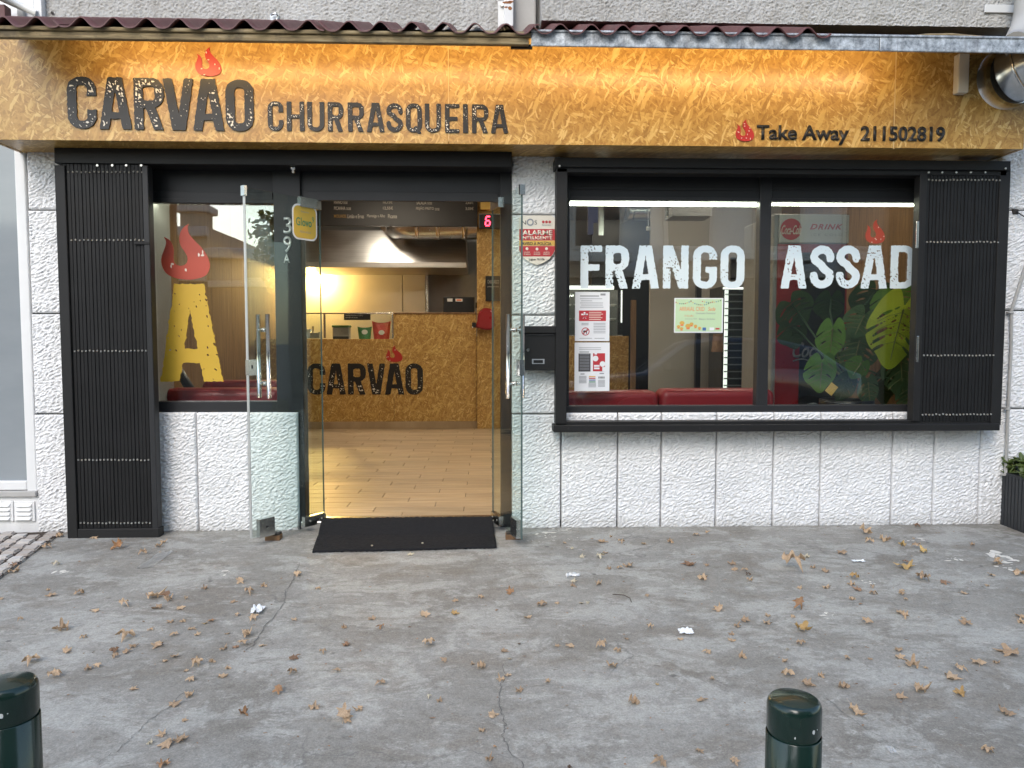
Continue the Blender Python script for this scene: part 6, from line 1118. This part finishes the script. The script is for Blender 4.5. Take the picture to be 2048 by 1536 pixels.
# grit and tiny crumbs of leaf: uncountable
b = MB(); rr_ = random.Random(3)
for k in range(1500):
    x_, y_ = rr_.uniform(-3.2, 3.2), -rr_.random()*3.6-.02; s_ = rr_.uniform(.0015, .006)*(1.8 if rr_.random() < .06 else 1); z_ = gz_at(x_, y_)
    b.add([(x_+rr_.uniform(-s_, s_)*1.6, y_+rr_.uniform(-s_, s_), z_+rr_.uniform(0, s_*.8)) for _ in range(4)], [(0, 1, 2), (0, 2, 3), (1, 2, 3), (0, 1, 3)])
o = put('leaf_crumbs', b.mesh(), M['l_brown']); o['kind'] = 'stuff'; tag(o, 'tiny crumbs of leaf and grit strewn over the concrete', 'grit')
# litter
def crumple(name, px, py, wpx, hpx, m, label, cat, amp=.4, flat=False):
    g = G(px, py); depth = (g-CAMP).length; w_ = wpx/F_PX*depth; h_ = hpx/F_PX*depth; n_ = 16; uu, vv_ = np.meshgrid(np.linspace(-.5, .5, n_), np.linspace(-.5, .5, n_)); sd_ = int(px)
    gx = g.x+uu*w_*(1+.15*pnoise(uu*3, vv_*3, sd_)); gy = g.y+vv_*(h_*(3.2 if flat and hpx > 20 else 1.7))*(1+.2*pnoise(uu*3+5, vv_*3, sd_)); zz = np.abs(pnoise(uu*3.3, vv_*3.3, sd_+1))*w_*amp+np.abs(pnoise(uu*7, vv_*7, sd_+2))*w_*amp*.4
    if not flat: zz = zz*(1.2-1.6*(uu**2+vv_**2))
    zz = np.maximum(zz, 0); o = put(name, gridmesh(gx, gy, SLOPE*gy+zz+.005, False), M[m]); tag(o, label, cat)
crumple('crumpled_tissue', 516, 1223, 20, 15, 'tissue', 'crumpled white tissue on the left concrete', 'tissue', .6); crumple('paper_scrap', 1372, 1266, 26, 12, 'tissue', 'torn white paper scrap in front of the display window', 'paper', .3); crumple('plastic_wrapper', 1146, 1154, 26, 8, 'plastic', 'clear plastic wrapper on the concrete in front of the letter box', 'wrapper', .3); crumple('plastic_sheet', 311, 1121, 23, 27, 'plastic', 'flat clear plastic sheet lying in front of the left grille', 'plastic sheet', .06, True); crumple('paper_scrap', 1716, 1124, 22, 5, 'tissue', 'flattened pale paper scrap near the wall at right', 'paper', .1, True); crumple('plastic_wrapper', 1783, 1503, 12, 12, 'plastic', 'small clear plastic bit in the lower right foreground', 'wrapper', .2)
tw = put('twig', MB().tube([G(1225, 1188, .004), G(1248, 1190, .006), G(1260, 1196, .004), G(1263, 1204, .003)], .0016, 5).mesh(), M['l_dark']); tag(tw, 'thin curved dark twig in front of the white wall', 'twig')

# ------------------------------------------------------------------ across the street (seen mirrored in the panes)
YO = -14.0
def facade(name, x0, x1, h, m, label, wins, dark_to, cornice=True, piers=()):
    t = thing(name, label, 'building', ((x0+x1)/2, YO-2, -.30), 'buildings across the street'); put('wall', bx(x0, x1, YO-6, YO, dark_to, h), M[m], t); put('ground_floor', bx(x0, x1, YO-6, YO-.03, -.31, dark_to-.001), M['bldg_dark'], t)
    if cornice: put('cornice', bb(x0-.05, x1+.05, YO-.001, YO+.18, h-.25, h, b=.03), M['bldg_trim'], t)
    put('string_course', bb(x0, x1, YO+.001, YO+.10, dark_to, dark_to+.18, b=.02), M['bldg_trim'], t)
    for px, pw, ph in piers: put('pier', bb(px-pw/2, px+pw/2, YO-.4, YO+.08, h, h+ph, b=.02), M[m], t); put('pier_cap', bb(px-pw/2-.12, px+pw/2+.12, YO-.5, YO+.18, h+ph+.001, h+ph+.18, b=.03), M['bldg_trim'], t)
    for (wx, wz, ww, wh) in wins:
        w_ = put('window', bb(wx-ww/2-.1, wx+ww/2+.1, YO+.001, YO+.07, wz-.1, wz+wh+.1, b=.01), M['bldg_trim'], t); put('pane', bx(wx-ww/2, wx+ww/2, YO+.0705, YO+.08, wz, wz+wh), M['winglass'], w_)
    return t
facade('low_house', -13.0, -6.9, 4.0, 'bldg_beige', 'low beige house with parapet piers across the street', [(-8.1, 2.95, .8, .7), (-9.6, 2.95, .8, .7)], 2.65, True, ((-8.9, .6, .45), (-7.2, .6, .35)))
facade('row_house', -6.88, -1.0, 3.45, 'bldg_beige', 'lower beige row house next to the parapet house', [(-5.6, 2.75, .7, .4), (-4.0, 2.75, .7, .4), (-2.4, 2.75, .7, .4)], 2.5)
facade('apartment_block', -0.98, 16, 13.0, 'bldg_grey', 'tall grey apartment block across the street', [(x_, z_, 1.1, 1.5) for x_ in (0.5, 2.8, 5.1, 7.4, 9.7, 12) for z_ in (3.6, 6.4, 9.2)], 2.75)
ab = bpy.data.objects['apartment_block']
for x_ in (1.65, 6.25, 10.85):
    for z_ in (3.1, 5.9, 8.7): put('balcony', bb(x_-1.9, x_+1.9, YO+.081, YO+1.0, z_, z_+.18, b=.02), M['bldg_trim'], ab)
tr_ = thing('street_tree', 'leafy street tree across the forecourt, mirrored in the pane', 'tree', (-3.2, -9.2, -.30)); put('trunk', MB().tube([(-3.2, -9.2, -.3), (-3.2, -9.2, 1.2), (-3.25, -9.15, 2.4), (-3.15, -9.2, 3.6)], [.14, .11, .09, .05], 10).mesh(), M['bark'], tr_)
b = MB(); rt = random.Random(5); cl = [(Vector((-3.15+rt.gauss(0, .36), -9.2+rt.gauss(0, .6), 3.3+rt.gauss(0, .75))), rt.uniform(.25, .5)) for _ in range(26)]
for c, r_ in cl:
    for k in range(150):
        p = c+Vector((rt.gauss(0, 1), rt.gauss(0, 1), rt.gauss(0, 1))).normalized()*r_*rt.random()**.4; a = Vector((rt.uniform(-1, 1), rt.uniform(-1, 1), rt.uniform(-1, 1))).normalized()*.07; q = a.orthogonal().normalized()*.045; b.add([p-a, p+q, p+a, p-q], [(0, 1, 2, 3)])
put('crown', b.mesh(), M['treeleaf'], tr_)
for c, r_ in cl[:12]: put('branch', MB().tube([(-3.2, -9.17, 2.3), Vector((-3.2, -9.17, 2.3)).lerp(c, .5)+Vector((0, 0, .1)), c], [.04, .025, .01], 6).mesh(), M['bark'], tr_)
# parked car on the near side of the street
cr = thing('parked_car', 'dark grey parked car at the kerb, mirrored in the display window', 'car', (3.6, -7.2, -.30)); cX, cY, z0 = 3.6, -7.2, -.30
prof = [(-2.15, .35), (-2.2, .62), (-2.1, .86), (-1.2, .98), (-.55, 1.42), (.0, 1.52), (.9, 1.50), (1.5, 1.36), (1.95, 1.02), (2.15, .95), (2.2, .55), (2.12, .32)]
bmx = bmesh.new(); secs = []
for yy, sx, sh in ((-.84, .93, .94), (-.80, 1, 1), (0, 1.0, 1.015), (.80, 1, 1), (.84, .93, .94)):
    secs.append([bmx.verts.new((cX+x*sx, cY+yy*(1 if z < 1.0 else (1-.22*(z-1.0)/.5)), z0+.02+(.32+(z-.32)*(sh if z > .6 else 1)))) for x, z in prof])
for s0, s1 in zip(secs, secs[1:]):
    for k in range(len(prof)): bmx.faces.new((s0[k], s0[(k+1) % len(prof)], s1[(k+1) % len(prof)], s1[k]))
bmx.faces.new(secs[0]); bmx.faces.new(secs[-1][::-1]); bmesh.ops.recalc_face_normals(bmx, faces=bmx.faces); me = bpy.data.meshes.new('car'); bmx.to_mesh(me); bmx.free(); [setattr(p, 'use_smooth', True) for p in me.polygons]; put('body', me, M['carpaint'], cr)
for yy in (-.82, .82):
    sgn = 1 if yy > 0 else -1; f = lambda x, z: (cX+x, cY+sgn*(.845*(1-.22*max(0, z-1.0)/.5)+.004), z0+.02+z)
    for poly in ([(-1.0, 1.02), (-.5, 1.36), (-.02, 1.44), (-.02, 1.02)], [(.04, 1.02), (.04, 1.45), (.85, 1.43), (1.35, 1.30), (1.5, 1.04)]): put('side_window', MB().add([f(x, z) for x, z in poly], [tuple(range(len(poly)))]).mesh(), M['winglass'], cr)
    for wx in (-1.35, 1.35):
        c = Vector((cX+wx, cY+sgn*.72, z0+.32)); wh = put('wheel', MB().tube([c, c+Vector((0, sgn*.16, 0))], .32, 24).mesh(), M['tyre'], cr); put('rim', MB().tube([c+Vector((0, sgn*.155, 0)), c+Vector((0, sgn*.168, 0))], .21, 20).mesh(), M['chrome'], wh)
    put('headlight', MB().bbox(cX-2.17, cX-2.0, cY+sgn*.5-.14, cY+sgn*.5+.14, z0+.68, z0+.82, b=.03).mesh(), M['lamp_glass'], cr); put('tail_lamp', MB().bbox(cX+2.08, cX+2.18, cY+sgn*.62-.12, cY+sgn*.62+.12, z0+.78, z0+.95, b=.02).mesh(), M['inkred'], cr); put('wing_mirror', MB().bbox(cX-.95, cX-.80, cY+sgn*.90-.07, cY+sgn*.90+.07, z0+1.02, z0+1.16, b=.03).mesh(), M['carpaint'], cr)
